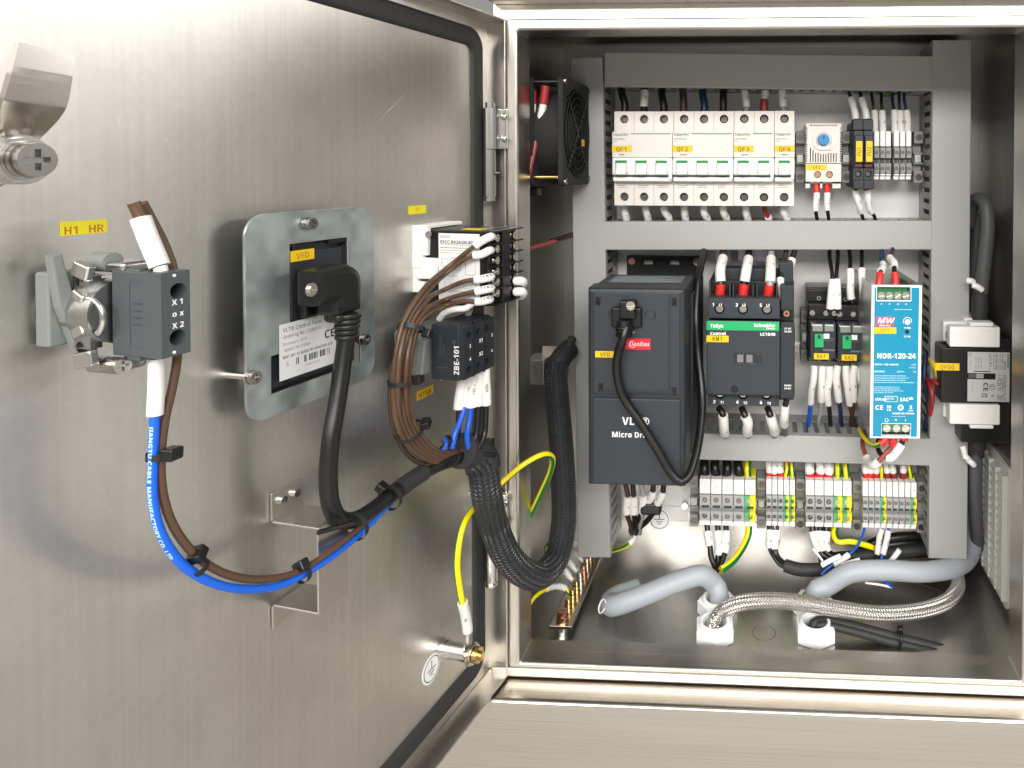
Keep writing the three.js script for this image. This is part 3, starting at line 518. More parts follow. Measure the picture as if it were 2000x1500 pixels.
// ================= bottom row of terminals =================
{
  const Zd = 0.046, y0 = 937, y1 = 1031;
  const row = (x0, n, pitch, green, shape, ys) => {
    const h = rect(x0, y0 + ys, x0 + 10, y1 + ys, PLATE + Zd).h; let grey = null, pe = null;
    for (let i = 0; i < n; i++) {
      const p = at(x0 + (i + 0.5) * pitch, (y0 + y1) / 2 + ys + i * pitch * 0.03, PLATE + Zd), q = at(x0 + (i + 1.5) * pitch, (y0 + y1) / 2 + ys, PLATE + Zd), w = q.x - p.x, isG = green.includes(i);
      const word = ['first', 'second', 'third', 'fourth', 'fifth', 'sixth', 'seventh', 'eighth', 'ninth'][i];
      const label = isG ? `green and yellow earth terminal, ${word} of the ${shape}` : `grey terminal block, ${word} of the ${shape}`;
      const kind = isG ? 'earth terminals of the bottom row' : 'grey terminals of the bottom row';
      let o; const src = isG ? pe : grey;
      if (!src) { o = smallTerminal(isG ? 'earth_terminal' : 'terminal_block', label, kind, w, h, { depth: Zd, stripe: isG, wide: w > 0.0075, digit: String(i + 1) }); o.position.set(p.x, p.y, PLATE); if (isG) pe = o; else grey = o; } else o = copy(src, [p.x, p.y, PLATE], label);
    }
  };
  row(1365, 5, 22.2, [4], 'five wide terminals beside the drive', 0);
  row(1496, 5, 11.5, [3, 4], 'narrow group of five with two green ones', 1.5);
  row(1573.5, 5, 18.2, [3, 4], 'wide group of five with two green ones', 3);
  row(1685, 9, 11.9, [3, 8], 'narrow group of nine at the right', 5);
}
// ================= frequency converter =================
{
  const Z = -0.008, D = Z - PLATE, o = thing('frequency_drive', 'tall black frequency converter with red logo and a black plug on its front', 'frequency converter');
  const r = rect(1146, 565, 1337, 953, Z), W = r.w, H = r.h, k = W / 191, X = (px) => (px - 1241.5) * k, Y = (py) => (759 - py) * k;
  const lean = 0.012;
  part(o, 'body', [span(-W / 2 + 0.0005, W / 2 - 0.0005, -H / 2, H / 2, 0.09, D - 0.027, 0.002), span(-W / 2 + 0.0015, W / 2 - 0.0015, -H / 2 + 0.002, H / 2 - 0.021, 0.0046, 0.092, 0.002), span(-W / 2 + 0.004, W / 2 - 0.004, H / 2 - 0.03, H / 2 - 0.008, 0.06, 0.0915, 0.004)], M.slate);
  part(o, 'front_housing', [slab(poly([[X(1146), Y(953)], [X(1337), Y(953)], [X(1337), Y(566)], [X(1146), Y(566)]]), 0.026, D - 0.0285, 0.0028)], M.slate);
  part(o, 'upper_cover', slab(roundRect(X(1158), X(1327), Y(771), Y(573), 0.001), 0.0028, D - 0.0042, 0.0006), M.slateLight);
  part(o, 'lower_cover', slab(roundRect(X(1157), X(1328), Y(948), Y(780), 0.001), 0.0022, D - 0.003, 0.0008), M.slateLight);
  part(o, 'cover_ridge', [span(X(1170), X(1314), Y(768), Y(764), D - 0.0016, D - 0.0006, 0.0004), span(X(1306), X(1308), Y(770), Y(574), D - 0.0015, D - 0.0008)], M.slate);
  for (const [x, y] of [[1167, 590], [1316, 590], [1172, 759], [1316, 764]]) part(o, 'catch', [span(X(x - 5), X(x + 5), Y(y + 8), Y(y - 8), D - 0.0016, D - 0.00125), span(X(x - 2), X(x + 2), Y(y + 5), Y(y - 3), D - 0.0014, D - 0.0004)], M.black);
  for (const x of [1198, 1270]) part(o, 'round_boss', new THREE.TorusGeometry(0.0038, 0.0005, 6, 22).translate(X(x), Y(616), D - 0.0014), M.slate);
  const fins = []; for (let i = 0; i < 9; i++) fins.push(span(W / 2 - 0.0005, W / 2 + 0.0012, -H * 0.46, H * 0.42, D * 0.12 + i * 0.0115, D * 0.12 + i * 0.0115 + 0.004));
  part(o, 'side_rib', fins, M.slate);
  // back plate with two fixing holes above the housing
  const bp = at(1225, 499, PLATE + 0.003), bq = at(1372, 545, PLATE + 0.003), lx = bp.x - r.x, rx = bq.x - r.x, ty = bp.y - r.y;
  part(o, 'fixing_plate', slab(poly([[lx, Y(700)], [lx, ty], [rx, ty], [rx, Y(700)]].reverse(), [ring(lx + 0.005, ty - 0.0055, 0.0036), ring(rx - 0.0055, ty - 0.0055, 0.0036), square(lx + 0.017, lx + 0.0265, ty - 0.009, ty - 0.0045), square(lx + 0.044, lx + 0.0535, ty - 0.009, ty - 0.0045)]), 0.003, 0.0015), M.black);
  part(o, 'fixing_bush', [new THREE.TorusGeometry(0.0036, 0.0008, 8, 28).translate(rx - 0.0055, ty - 0.0055, 0.0048)], M.brass);
  part(o, 'fixing_screw', crossHead(0.0034).translate(lx + 0.005, ty - 0.0055, 0.0058), M.copper);
  printOn(o, W * 0.8, 0.036, 0.001, H / 2 + 0.0003, 0.118, (c, A, B) => { paper(c, A, B, '#5b6268'); lines(c, 2, 3, A - 5, 9, 3.7, 1.5, '#9aa2a8'); }, { turnX: -PI / 2, solid: true, name: 'rating_print' });
  printOn(o, 0.0195, 0.0087, X(1246), Y(673), D - 0.0012, (c, A, B) => { paper(c, A, B, '#c9202f'); c.strokeStyle = '#f6e6e6'; c.lineWidth = 0.4; c.beginPath(); c.arc(5.2, 4.6, 2.6, 0.6, 5.2); c.stroke(); say(c, 'Danfoss', A / 2 + 0.6, B / 2 + 0.1, 4.4, '#fbeaea', { italic: true, align: 'center', font: 'serif', wide: 0.95 }); }, { solid: true, name: 'logo_badge' });
  printOn(o, 0.034, 0.022, X(1235), Y(838), D - 0.0002, (c, A, B) => { say(c, 'VLT®', A / 2 + 2.8, 5, 8.6, '#eef1f3', { bold: true, align: 'center' }); say(c, 'Micro Drive', A / 2, 15.3, 6, '#eef1f3', { bold: true, align: 'center', wide: 0.98 }); });
  stickerOn(o, 'VFD', 0.0155, 0.005, X(1181), Y(694), D - 0.00125, { size: 0.85 });
  // plug with its collar; the cable is a thing of its own
  const plug = part(o, 'plug', [box(0.0235, 0.0155, 0.006, X(1225), Y(619), D + 0.001, 0.0015), box(0.0125, 0.0145, 0.01, X(1229), Y(603), D + 0.003, 0.0015), cyl(0.0066, 0.012, X(1224), Y(636), D + 0.009, 'y', 18, 0.0052)], M.black);
  part(plug, 'plug_screw', crossHead(0.0035).translate(X(1236), Y(594), D + 0.0089), M.chrome);
  part(plug, 'strain_relief', [0, 1, 2].map((i) => new THREE.TorusGeometry(0.0056 - i * 0.0004, 0.0011, 8, 20).rotateX(PI / 2).translate(X(1223), Y(634 + i * 6), D + 0.0092)), M.black);
  part(plug, 'plug_screw', crossHead(0.0026).translate(X(1235), Y(646), D + 0.0006), M.screw);
  finish(o); o.position.add(V(r.x, r.y, PLATE));
}
// ================= contactor =================
{
  const Z = -0.057, D = Z - PLATE, o = thing('contactor', 'dark grey contactor with a green band and yellow KM1 label', 'contactor');
  const r = rect(1379, 575, 1553, 803, Z), k = r.h / 228, X = (px) => (px - 1466) * k, Y = (py) => (689 - py) * k;
  part(o, 'body', [box(r.w, Y(560) - Y(806), D - 0.035, 0, Y(683), 0.008 + (D - 0.043) / 2, 0.001), box(X(1553) - X(1379), Y(640) - Y(776), 0.032, 0, Y(708), D - 0.017, 0.0012)], M.slate);
  part(o, 'top_terminal_block', drilled(X(1382), X(1523), Y(624), Y(584), D - 0.027, D - 0.005, [1404, 1450.5, 1498].map((x) => [X(x), Y(606), 0.0046]), 0.005), M.slateLight);
  part(o, 'lower_terminal_block', drilled(X(1381), X(1523), Y(803), Y(773), D - 0.029, D - 0.011, [1404, 1450.5, 1498].map((x) => [X(x), Y(780.5), 0.0045]), 0.005), M.slateLight);
  part(o, 'front_cover', slab(roundRect(X(1380), X(1523), Y(772), Y(626), 0.0008), 0.002, D - 0.0012, 0.0006), M.slateLight);
  part(o, 'side_terminal_block', [box(X(1552) - X(1525), Y(560) - Y(612), 0.03, X(1538.5), Y(586), D - 0.026, 0.001), box(X(1552) - X(1525), Y(628) - Y(778), 0.003, X(1538.5), Y(703), D - 0.0006, 0.0008)], M.slate);
  part(o, 'side_terminal', [box(0.007, 0.0068, 0.002, X(1537), Y(615), D - 0.009, 0.0005), box(0.006, 0.0058, 0.002, X(1538), Y(769), D - 0.002, 0.0005)], M.black);
  part(o, 'side_screw', [crossHead(0.0026).translate(X(1537), Y(615), D - 0.0074)], M.copper);
  for (const [i, x] of [1404, 1450.5, 1498].entries()) {
    for (const [y, z] of [[606, D - 0.005], [780, D - 0.0108]]) { const s = part(o, 'terminal_screw', crossHead(0.0031, 0.0015), M.screw); s.rotation.z = 0.5 + i; s.position.set(X(x), Y(y), z - 0.0016); }
    printOn(o, 0.013, 0.0048, X(x - 4), Y(596.5), D - 0.00485, (c, A, B) => { say(c, ['1', '3', '5'][i], 3, 2.6, 3.9, '#fff', { bold: true, align: 'center' }); say(c, ['L1', 'L2', 'L3'][i], 9, 2.3, 2.9, '#fff', { bold: true, align: 'center' }); });
    printOn(o, 0.013, 0.0048, X(x - 1), Y(795.5), D - 0.01085, (c, A, B) => { say(c, ['2', '4', '6'][i], 2.2, 2.4, 3.9, '#fff', { bold: true, align: 'center' }); say(c, ['T1', 'T2', 'T3'][i], 9, 2.7, 2.9, '#fff', { bold: true, align: 'center' }); });
  }
  const band = part(o, 'green_band', span(X(1379), X(1522), Y(645), Y(627), D - 0.0005, D + 0.0012, 0.0003), M.greenBright);
  printOn(o, 0.061, 0.0075, X(1450.5), Y(636), D + 0.00125, (c, A, B) => { say(c, 'TeSys', 3, B / 2 + 0.1, 4.2, '#fff', { bold: true }); say(c, 'Schneider', A - 3, 2.4, 3.8, '#fff', { bold: true, align: 'right' }); say(c, 'Electric', A - 3, 5.6, 2.2, '#fff', { bold: true, align: 'right' }); });
  printOn(o, 0.061, 0.0045, X(1450.5), Y(652), D + 0.00085, (c, A, B) => { say(c, 'Control', 3, B / 2, 3.7, '#fff', { bold: true }); say(c, 'LC1D40', A - 3, B / 2, 3.7, '#fff', { bold: true, align: 'right' }); });
  printOn(o, 0.0085, 0.0052, X(1539), Y(642), D + 0.00095, (c, A, B) => { say(c, '21 NC', A / 2, 1.4, 2.1, '#fff', { bold: true, align: 'center' }); say(c, '13 NO', A / 2, 3.8, 2.1, '#fff', { bold: true, align: 'center' }); });
  printOn(o, 0.0085, 0.0052, X(1539), Y(754), D + 0.00095, (c, A, B) => { say(c, '14 NO', A / 2, 1.4, 2.1, '#fff', { bold: true, align: 'center' }); say(c, '22 NC', A / 2, 3.8, 2.1, '#fff', { bold: true, align: 'center' }); });
  stickerOn(o, 'KM1', 0.0187, 0.0056, X(1401), Y(662), D + 0.0008, { size: 0.8, wide: 1.15 });
  part(o, 'clear_window', span(X(1433), X(1488), Y(710), Y(689), D + 0.0008, D + 0.0026, 0.0005), M.clear);
  part(o, 'window_catch', [span(X(1440), X(1452), Y(707), Y(692), D + 0.001, D + 0.0016), span(X(1458), X(1470), Y(707), Y(692), D + 0.001, D + 0.0018)], M.violetMetal);
  part(o, 'button', cyl(0.0031, 0.0008, X(1435), Y(761), D + 0.001, 'z', 18), M.black);
  // hook-on plate and mechanism seen above it
  part(o, 'fixing_lug', [box(0.014, 0.02, 0.0015, X(1400), Y(528), 0.034), box(0.036, 0.013, 0.0015, X(1476), Y(520), 0.034)], M.violetMetal);
  part(o, 'mechanism', [box(r.w * 0.62, 0.017, 0.02, X(1452), Y(557), D - 0.05, 0.001), box(r.w * 0.16, 0.03, 0.03, X(1538), Y(556), D - 0.046, 0.001)], M.slate);
  for (const x of [1404, 1450.5, 1498]) part(o, 'barrier', [box(0.0012, 0.014, 0.016, X(x - 20), Y(575), D - 0.02), box(0.0012, 0.014, 0.016, X(x + 20), Y(575), D - 0.02)], M.slate);
  finish(o); o.position.add(V(r.x, r.y, PLATE));
}
// ================= relays =================
{
  const Z = PLATE + 0.072, make = (label, text) => {
    const o = thing('relay', label, 'relay', 'black plug-in relays with green levers'), k = 0.000453, W = 0.0252, X = (px) => (px - 1608) * k, Y = (py) => (645 - py) * k;
    part(o, 'socket', [box(W, Y(572) - Y(720), 0.03, 0, Y(646), 0.023, 0.001), box(W, Y(574) - Y(600), 0.008, 0, Y(587), 0.041, 0.001), box(W, Y(600) - Y(632), 0.02, 0, Y(616), 0.045, 0.001), box(W, Y(702) - Y(720), 0.02, 0, Y(711), 0.042, 0.001)], M.black);
    part(o, 'relay_case', box(W - 0.0012, Y(632) - Y(704), 0.03, 0, Y(668), 0.056, 0.0012), M.slate);
    part(o, 'clear_cap', [box(0.0098, 0.0068, 0.006, X(1597), Y(640), 0.0705, 0.001), box(0.0088, 0.0068, 0.006, X(1620), Y(640), 0.0705, 0.001)], M.deviceGreyLight);
    part(o, 'cap_edge', [span(X(1585), X(1605), Y(635), Y(633.5), 0.07, 0.0738), span(X(1612), X(1628), Y(635), Y(633.5), 0.07, 0.0738)], M.white);
    const lev = part(o, 'test_lever', box(0.0083, 0.0122, 0.003, X(1600), Y(666), 0.0721, 0.0006), M.greenBright);
    part(lev, 'lever_notch', span(X(1597), X(1603), Y(661), Y(654), 0.0735, 0.0739), M.navy);
    part(o, 'flag_window', box(0.0054, 0.0045, 0.002, X(1615), Y(657), 0.0715, 0.0005), M.white);
    printOn(o, 0.011, 0.006, X(1622), Y(667), 0.07115, (c, A, B) => { lines(c, 0.5, 1, A - 1, 2, 1.6, 0.4, '#77808a'); });
    printOn(o, 0.0125, 0.003, X(1620), Y(686), 0.07115, (c, A, B) => say(c, 'Schneider', A / 2, B / 2, 2.4, '#a8b0b8', { align: 'center' }));
    for (const x of [1589, 1617, 1634]) { const s = part(o, 'terminal_screw', slotHead(0.0025), M.screw); s.position.set(X(x), Y(618), 0.0562); }
    for (const x of [1588, 1604, 1624]) { const s = part(o, 'terminal_screw', slotHead(0.0023), M.screwDark); s.position.set(X(x), Y(714), 0.0532); }
    printOn(o, 0.008, 0.005, X(1604), Y(592), 0.0452, (c, A, B) => { c.strokeStyle = '#ccc'; c.lineWidth = 0.5; c.beginPath(); c.arc(4, 2.5, 1.6, 0, 7); c.stroke(); });
    part(o, 'light_pipe', box(0.0055, 0.0019, 0.002, X(1609), Y(709), 0.0528, 0.0005), M.white);
    if (text) stickerOn(o, text, 0.0136, 0.0055, X(1605), Y(698), 0.07125, { size: 0.82, ink: '#806a10' });
    return o;
  };
  const a = make('black relay with green lever and yellow KA1 label', 'KA1'), b = make('black relay with green lever and yellow KA2 label', 'KA2');
  const set = (o, x, y) => { const p = at(x, y, Z); o.position.set(p.x, p.y, PLATE); };
  set(a, 1607.5, 645); set(b, 1662, 647.5);
  const c = make('black relay mostly hidden behind the blue power supply', ''); set(c, 1719, 648);
}
// ================= power supply =================
{
  const Z = -0.06, D = Z - PLATE, o = thing('power_supply', 'slim power supply with a bright blue front and green terminals', 'power supply');
  const r = rect(1701, 557, 1797.5, 857, Z), k = r.h / 300, X = (px) => (px - 1749) * k, Y = (py) => (707 - py) * k, T = 0.0006;
  part(o, 'case', [span(-r.w / 2 + T, r.w / 2 - T, -r.h / 2, r.h / 2 - 0.0012, 0.022, 0.024), span(-r.w / 2 + T, r.w / 2 - T, -r.h / 2, -r.h / 2 + T, 0.024, D - 0.004)], M.rail);
  part(o, 'circuit_board', span(r.w / 2 - 0.0042, r.w / 2 - 0.0026, -r.h / 2 + 0.003, r.h / 2 - 0.006, 0.027, D - 0.006), M.greenTerminal);
  part(o, 'transformer', box(0.024, 0.03, 0.03, -0.002, r.h / 2 - 0.034, 0.06, 0.001), M.slate); part(o, 'capacitor', cyl(0.009, 0.026, -0.002, r.h / 2 - 0.03, 0.09, 'x', 18), M.navy);
  const topHoles = []; for (let i = 0; i < 13; i++) for (let j = 0; j < 5; j++) { const x0 = -0.0165 + j * 0.0067 + (i % 2) * 0.0012, y0 = -0.105 + i * 0.0056; topHoles.push(square(x0, x0 + 0.0052, y0, y0 + 0.003)); }
  const topShape = roundRect(-r.w / 2, r.w / 2, -(D - 0.002), -0.022, 0.009); for (const h of topHoles) topShape.holes.push(new THREE.Path(h.map(([x, y]) => new THREE.Vector2(x, y))));
  part(o, 'top_grille', slab(topShape, 0.0008).rotateX(PI / 2).translate(0, r.h / 2, 0), M.rail);
  part(o, 'side_sheet', [span(r.w / 2 - T, r.w / 2, -r.h / 2, r.h / 2, 0.024, D - 0.004), span(-r.w / 2, -r.w / 2 + T, -r.h / 2, r.h / 2, 0.024, D - 0.004)], M.rail);
  // front with openings for the two terminal strips
  const f = poly(square(-r.w / 2, r.w / 2, -r.h / 2, r.h / 2).reverse(), [square(X(1710), X(1776), Y(586), Y(560)), square(X(1723), X(1779), Y(853), Y(829))]);
  part(o, 'front_frame', slab(f, 0.004, D - 0.004), M.psuWhite);
  const blue = poly([[X(1705.5), Y(853.5)], [X(1722), Y(853.5)], [X(1722), Y(827)], [X(1780), Y(827)], [X(1780), Y(853.5)], [X(1791.5), Y(853.5)], [X(1792.5), Y(561)], [X(1777.5), Y(561)], [X(1777.5), Y(588)], [X(1708.5), Y(588)], [X(1708.5), Y(561)], [X(1705.5), Y(561)]]);
  part(o, 'blue_panel', slab(blue, 0.0005, D), M.cyan);
  const top = part(o, 'terminal_strip', [span(X(1711), X(1775), Y(585), Y(569), D - 0.009, D - 0.0012, 0.0004), span(X(1712), X(1772), Y(569), Y(560.5), D - 0.012, D - 0.005)], M.greenTerminal);
  for (const x of [1719, 1735, 1751, 1767]) part(top, 'terminal_screw', slotHead(0.0031, 0.0012, rr(0, 1)).translate(X(x), Y(577.5), D - 0.0002), M.tinned);
  const bottom = part(o, 'terminal_strip', [span(X(1724), X(1778), Y(846), Y(830), D - 0.009, D - 0.0012, 0.0004), span(X(1723), X(1779), Y(853), Y(846), D - 0.016, D - 0.008)], M.greenTerminal);
  for (const x of [1733, 1752, 1770]) part(bottom, 'terminal_screw', slotHead(0.0033, 0.0012, rr(0, 1)).translate(X(x), Y(838), D - 0.0002), M.tinned);
  printOn(o, X(1791) - X(1706), Y(590) - Y(825), (X(1791) + X(1706)) / 2, (Y(590) + Y(825)) / 2, D + 0.00056, (c, A, B) => {
    const q = 1000 * k, U = (px) => (px - 1706) * q, W = (py) => (py - 590) * q, w = '#f2fbff';
    for (const [x, t] of [[1716, '-V'], [1732, '-V'], [1748, '+V'], [1764, '+V']]) say(c, t, U(x), W(593), 2.0, '#d8f2fb', { bold: true });
    lines(c, U(1744), W(604), 18, 1, 1, 0.5, '#c8eaf6');
    c.fillStyle = '#dd3f58'; c.fillRect(U(1709.5), W(618.5), 33.5 * q, 18.5 * q); say(c, 'MW', U(1726.5), W(626.5), 6.6, '#fff', { bold: true, italic: true, align: 'center', wide: 1.15 }); say(c, 'MEAN WELL', U(1726.5), W(634.3), 1.7, '#fff', { bold: true, align: 'center' });
    c.strokeStyle = w; c.lineWidth = 0.45; c.beginPath(); c.arc(U(1770), W(627), 3.4, 2.6, 6.6); c.stroke(); say(c, '▼', U(1781), W(626), 1.8, w); say(c, '+V ADJ.', U(1770), W(639), 1.9, w, { align: 'center', bold: true }); say(c, 'DC OK', U(1770), W(656), 1.9, w, { align: 'center', bold: true });
    say(c, 'NDR-120-24', U(1749), W(694), 6.1, '#fff', { bold: true, align: 'center', wide: 0.98 });
    say(c, 'INPUT: 100~240VAC', U(1707), W(711), 2.0, '#dff4fb', { bold: true, wide: 1.1 }); say(c, '2.6A', U(1788), W(711), 2.0, '#dff4fb', { align: 'right' }); say(c, '50/60Hz', U(1788), W(719), 1.6, '#dff4fb', { align: 'right' });
    say(c, 'OUTPUT:', U(1707), W(725), 2.0, '#dff4fb', { bold: true, wide: 1.1 }); say(c, '24V===', U(1758), W(725), 2.0, '#dff4fb', { align: 'center' }); say(c, '5A', U(1788), W(725), 2.0, '#dff4fb', { align: 'right' });
    lines(c, U(1707), W(734), 34, 4, 1.85, 0.5, '#c4e8f4'); lines(c, U(1707), W(756), 26, 4, 1.6, 0.45, '#c4e8f4');
    say(c, 'cULus', U(1709), W(780), 3.4, w, { bold: true }); c.strokeStyle = w; c.lineWidth = 0.35; c.strokeRect(U(1728), W(774), 10.5, 4.6); say(c, 'LISTED', U(1729), W(779.5), 2.4, w); say(c, 'EAC', U(1757), W(780), 4.2, w, { bold: true }); c.beginPath(); c.arc(U(1779), W(780), 1.9, PI, 0); c.fillStyle = w; c.fill();
    say(c, 'CE', U(1709), W(796), 5.4, w, { bold: true, wide: 1.1 }); say(c, 'UK', U(1732), W(793.5), 2.8, w, { bold: true }); say(c, 'CA', U(1732), W(799.5), 2.8, w, { bold: true }); c.beginPath(); c.arc(U(1759), W(796), 2.5, 0, 7); c.fillStyle = w; c.fill(); c.fillStyle = '#17a0c4'; c.beginPath(); c.arc(U(1759), W(796), 1.2, 0, 7); c.fill(); say(c, 'X', U(1776), W(795), 4, w, { bold: true }); c.fillStyle = w; c.fillRect(U(1774), W(801), 4, 0.7);
    say(c, 'MADE IN CHINA', U(1786), W(807), 2.1, w, { bold: true, align: 'right', wide: 1.15 }); lines(c, U(1742), W(813.5), 17, 1, 1, 0.4, '#c4e8f4');
    c.lineWidth = 0.4; c.strokeStyle = w; c.beginPath(); c.arc(U(1732), W(821), 1.4, 0, 7); c.stroke(); say(c, 'N', U(1750), W(821), 2.2, w, { bold: true, align: 'center' }); say(c, 'L', U(1769), W(821), 2.2, w, { bold: true, align: 'center' });
  }, { dpm: 8 });
  part(o, 'adjuster', [cyl(0.0023, 0.0005, X(1770), Y(628), D + 0.0008, 'z', 18)], M.white);
  part(o, 'status_lamp', cyl(0.0016, 0.0008, X(1769.5), Y(647), D + 0.0008, 'z', 16), M.black);
  stickerOn(o, 'GS1', 0.0188, 0.0053, X(1726.5), Y(645), D + 0.0006, { size: 0.8, ink: '#9a8a20' });
  o.rotation.set(0, 0.05, -0.006); finish(o); o.position.add(V(r.x - D * 0.05, r.y, PLATE));
}

// ================= isolator on the right wall =================
{
  const Z = -0.092, o = thing('isolator_switch', 'black isolator with cream terminal shrouds and yellow QF00 label', 'isolator switch');
  const P = (px, py) => at(px, py, Z), body = rect(1838, 679, 1972, 789, Z);
  part(o, 'body', [span(body.l, RIGHT - 0.0005, body.b, body.t, -0.14, Z, 0.001), span(P(1880, 700).x, RIGHT - 0.0005, P(0, 826).y, P(0, 636).y, -0.138, Z - 0.003, 0.001)], M.black);
  const shroud = (i, upper) => {
    const z1 = Z + 0.002 - i * 0.0172, z0 = z1 - 0.0122, dx = -i * 0.0012, dy = upper ? 0.0005 * i : 0;
    const a = P(1854, upper ? 637 : 788), b = P(1952, upper ? 678 : 829), c = P(1894, upper ? 629 : 829), d = P(1940, upper ? 637.5 : 837);
    return part(o, 'terminal_shroud', [span(a.x + dx, b.x, b.y + dy, a.y + dy, z0, z1, 0.0012), span(c.x, d.x, Math.min(c.y, d.y), Math.max(c.y, d.y), z0 + 0.001, z1 - 0.0006, 0.001), span(P(1944, 0).x, P(1945.2, 0).x, b.y + 0.001, a.y - 0.002, z1 - 0.0002, z1 + 0.0004)], M.white);
  };
  for (let i = 0; i < 3; i++) { const s = shroud(i, true); part(s, 'screw_opening', cyl(0.003, 0.002, P(1854, 657).x + 0.0012 * i, P(1854, 657).y, Z - 0.006 - i * 0.0165, 'x', 14), M.endGrey); }
  shroud(0, false); shroud(1, false); shroud(2, false);
  const L = rect(1890, 687, 1971, 785, Z);
  printOn(o, L.w, L.h, L.x, L.y, Z + 0.0003, (c, A, B) => {
    paper(c, A, B, '#b4b4b2'); const u = A / 81, v = B / 98; c.fillStyle = '#141414'; c.fillRect(0, 42 * v, 54 * u, 12 * v); c.fillStyle = '#555'; c.fillRect(2 * u, 44 * v, 15 * u, 8 * v); c.fillStyle = '#999'; c.fillRect(17 * u, 43 * v, 14 * u, 9 * v);
    const q = (t, x, y, s, o2 = {}) => say(c, t, x * u, y * v, s, '#1c1c1c', { turn: PI / 2, bold: true, ...o2 });
    q('CE', 34, 60, 5.8, { wide: 1.15 }); q('UK', 37, 81, 3, {}); q('CA', 31, 81, 3, {}); c.strokeStyle = '#222'; c.lineWidth = 0.4; c.beginPath(); c.arc(48 * u, 69 * v, 2.3, 0, 7); c.stroke(); q('C', 48, 66, 3); q('X', 48, 84, 3.4);
    for (let i = 0; i < 8; i++) { c.fillStyle = '#3c3c3c'; for (let j = 0; j < 16; j++) if (rnd() > 0.35) c.fillRect((58 + i * 2.2) * u, (45 + j * 3.2) * v, 1.2 * u, 2.2 * v); }
    for (let i = 0; i < 7; i++) for (let j = 0; j < 12; j++) if (rnd() > 0.3) { c.fillStyle = '#444'; c.fillRect((42 + i * 4) * u, (4 + j * 2.6) * v, (i % 3 ? 1.1 : 2) * u, 1.8 * v); }
    c.strokeStyle = '#333'; c.lineWidth = 0.25; for (const x of [16, 21, 26]) { c.beginPath(); c.moveTo(x * u, 9 * v); c.lineTo(x * u, 17 * v); c.lineTo((x + 2) * u, 22 * v); c.moveTo(x * u, 24 * v); c.lineTo(x * u, 33 * v); c.stroke(); }
    q('Schneider', 77, 4, 2.6); q('Electric', 72.5, 18, 2.0); c.fillStyle = '#222'; c.fillRect(12 * u, 37.5 * v, 32 * u, 1.6 * v); for (let j = 0; j < 10; j++) { c.fillStyle = '#777'; c.fillRect(5 * u, (8 + j * 2.4) * v, 1 * u, 1.6 * v); c.fillRect(9 * u, (60 + j * 2) * v, 1 * u, 1.4 * v); } c.beginPath(); c.arc(5 * u, 5 * v, 1, 0, 7); c.stroke();
  }, { solid: true, name: 'rating_label', dpm: 8 });
  printOn(o, 0.0075, 0.0028, P(1962, 672).x, P(0, 672).y, Z - 0.0027, (c, A, B) => { for (let i = 0; i < 5; i++) { c.fillStyle = '#ddd'; c.fillRect(0.4 + i * 1.4, 0.6, 0.7, 1.2); } });
  stickerOn(o, 'QF00', 0.0212, 0.0064, P(1850, 686).x, P(0, 686).y, Z + 0.0005, { size: 0.8, ink: '#9a7d10' });
  finish(o);
}
// ================= louvred grille low on the right wall =================
{
  const o = thing('vent_grille', 'pale grey louvred filter grille low on the right inner wall', 'vent grille'), y0 = -0.392, y1 = -0.266, z0 = -0.172, z1 = -0.086, X = RIGHT - 0.0005;
  const fr = new THREE.Shape(roundRect(z0, z1, y0, y1, 0.008).getPoints(8));
  part(o, 'frame', slab(fr, 0.003).rotateY(-PI / 2).translate(X, 0, 0), M.grille = std({ color: lin(0.58, 0.58, 0.54), roughness: 0.5 }));
  const n = 14, cols = 4, sp = (y1 - y0 - 0.016) / n, cw = (z1 - z0 - 0.012) / cols;
  for (let i = 0; i < n; i++) for (let j = 0; j < cols; j++) { const g = box(0.005, sp * 0.62, cw - 0.0036, 0, 0, 0, 0.0012).rotateZ(0.5); part(o, 'louvre', g.translate(X - 0.0045, y0 + 0.008 + (i + 0.5) * sp, z0 + 0.006 + (j + 0.5) * cw), M.grille); }
  for (let j = 0; j <= cols; j++) part(o, 'rib', box(0.006, y1 - y0 - 0.014, 0.0018, X - 0.0045, (y0 + y1) / 2, z0 + 0.006 + j * cw), M.grille);
  finish(o);
}
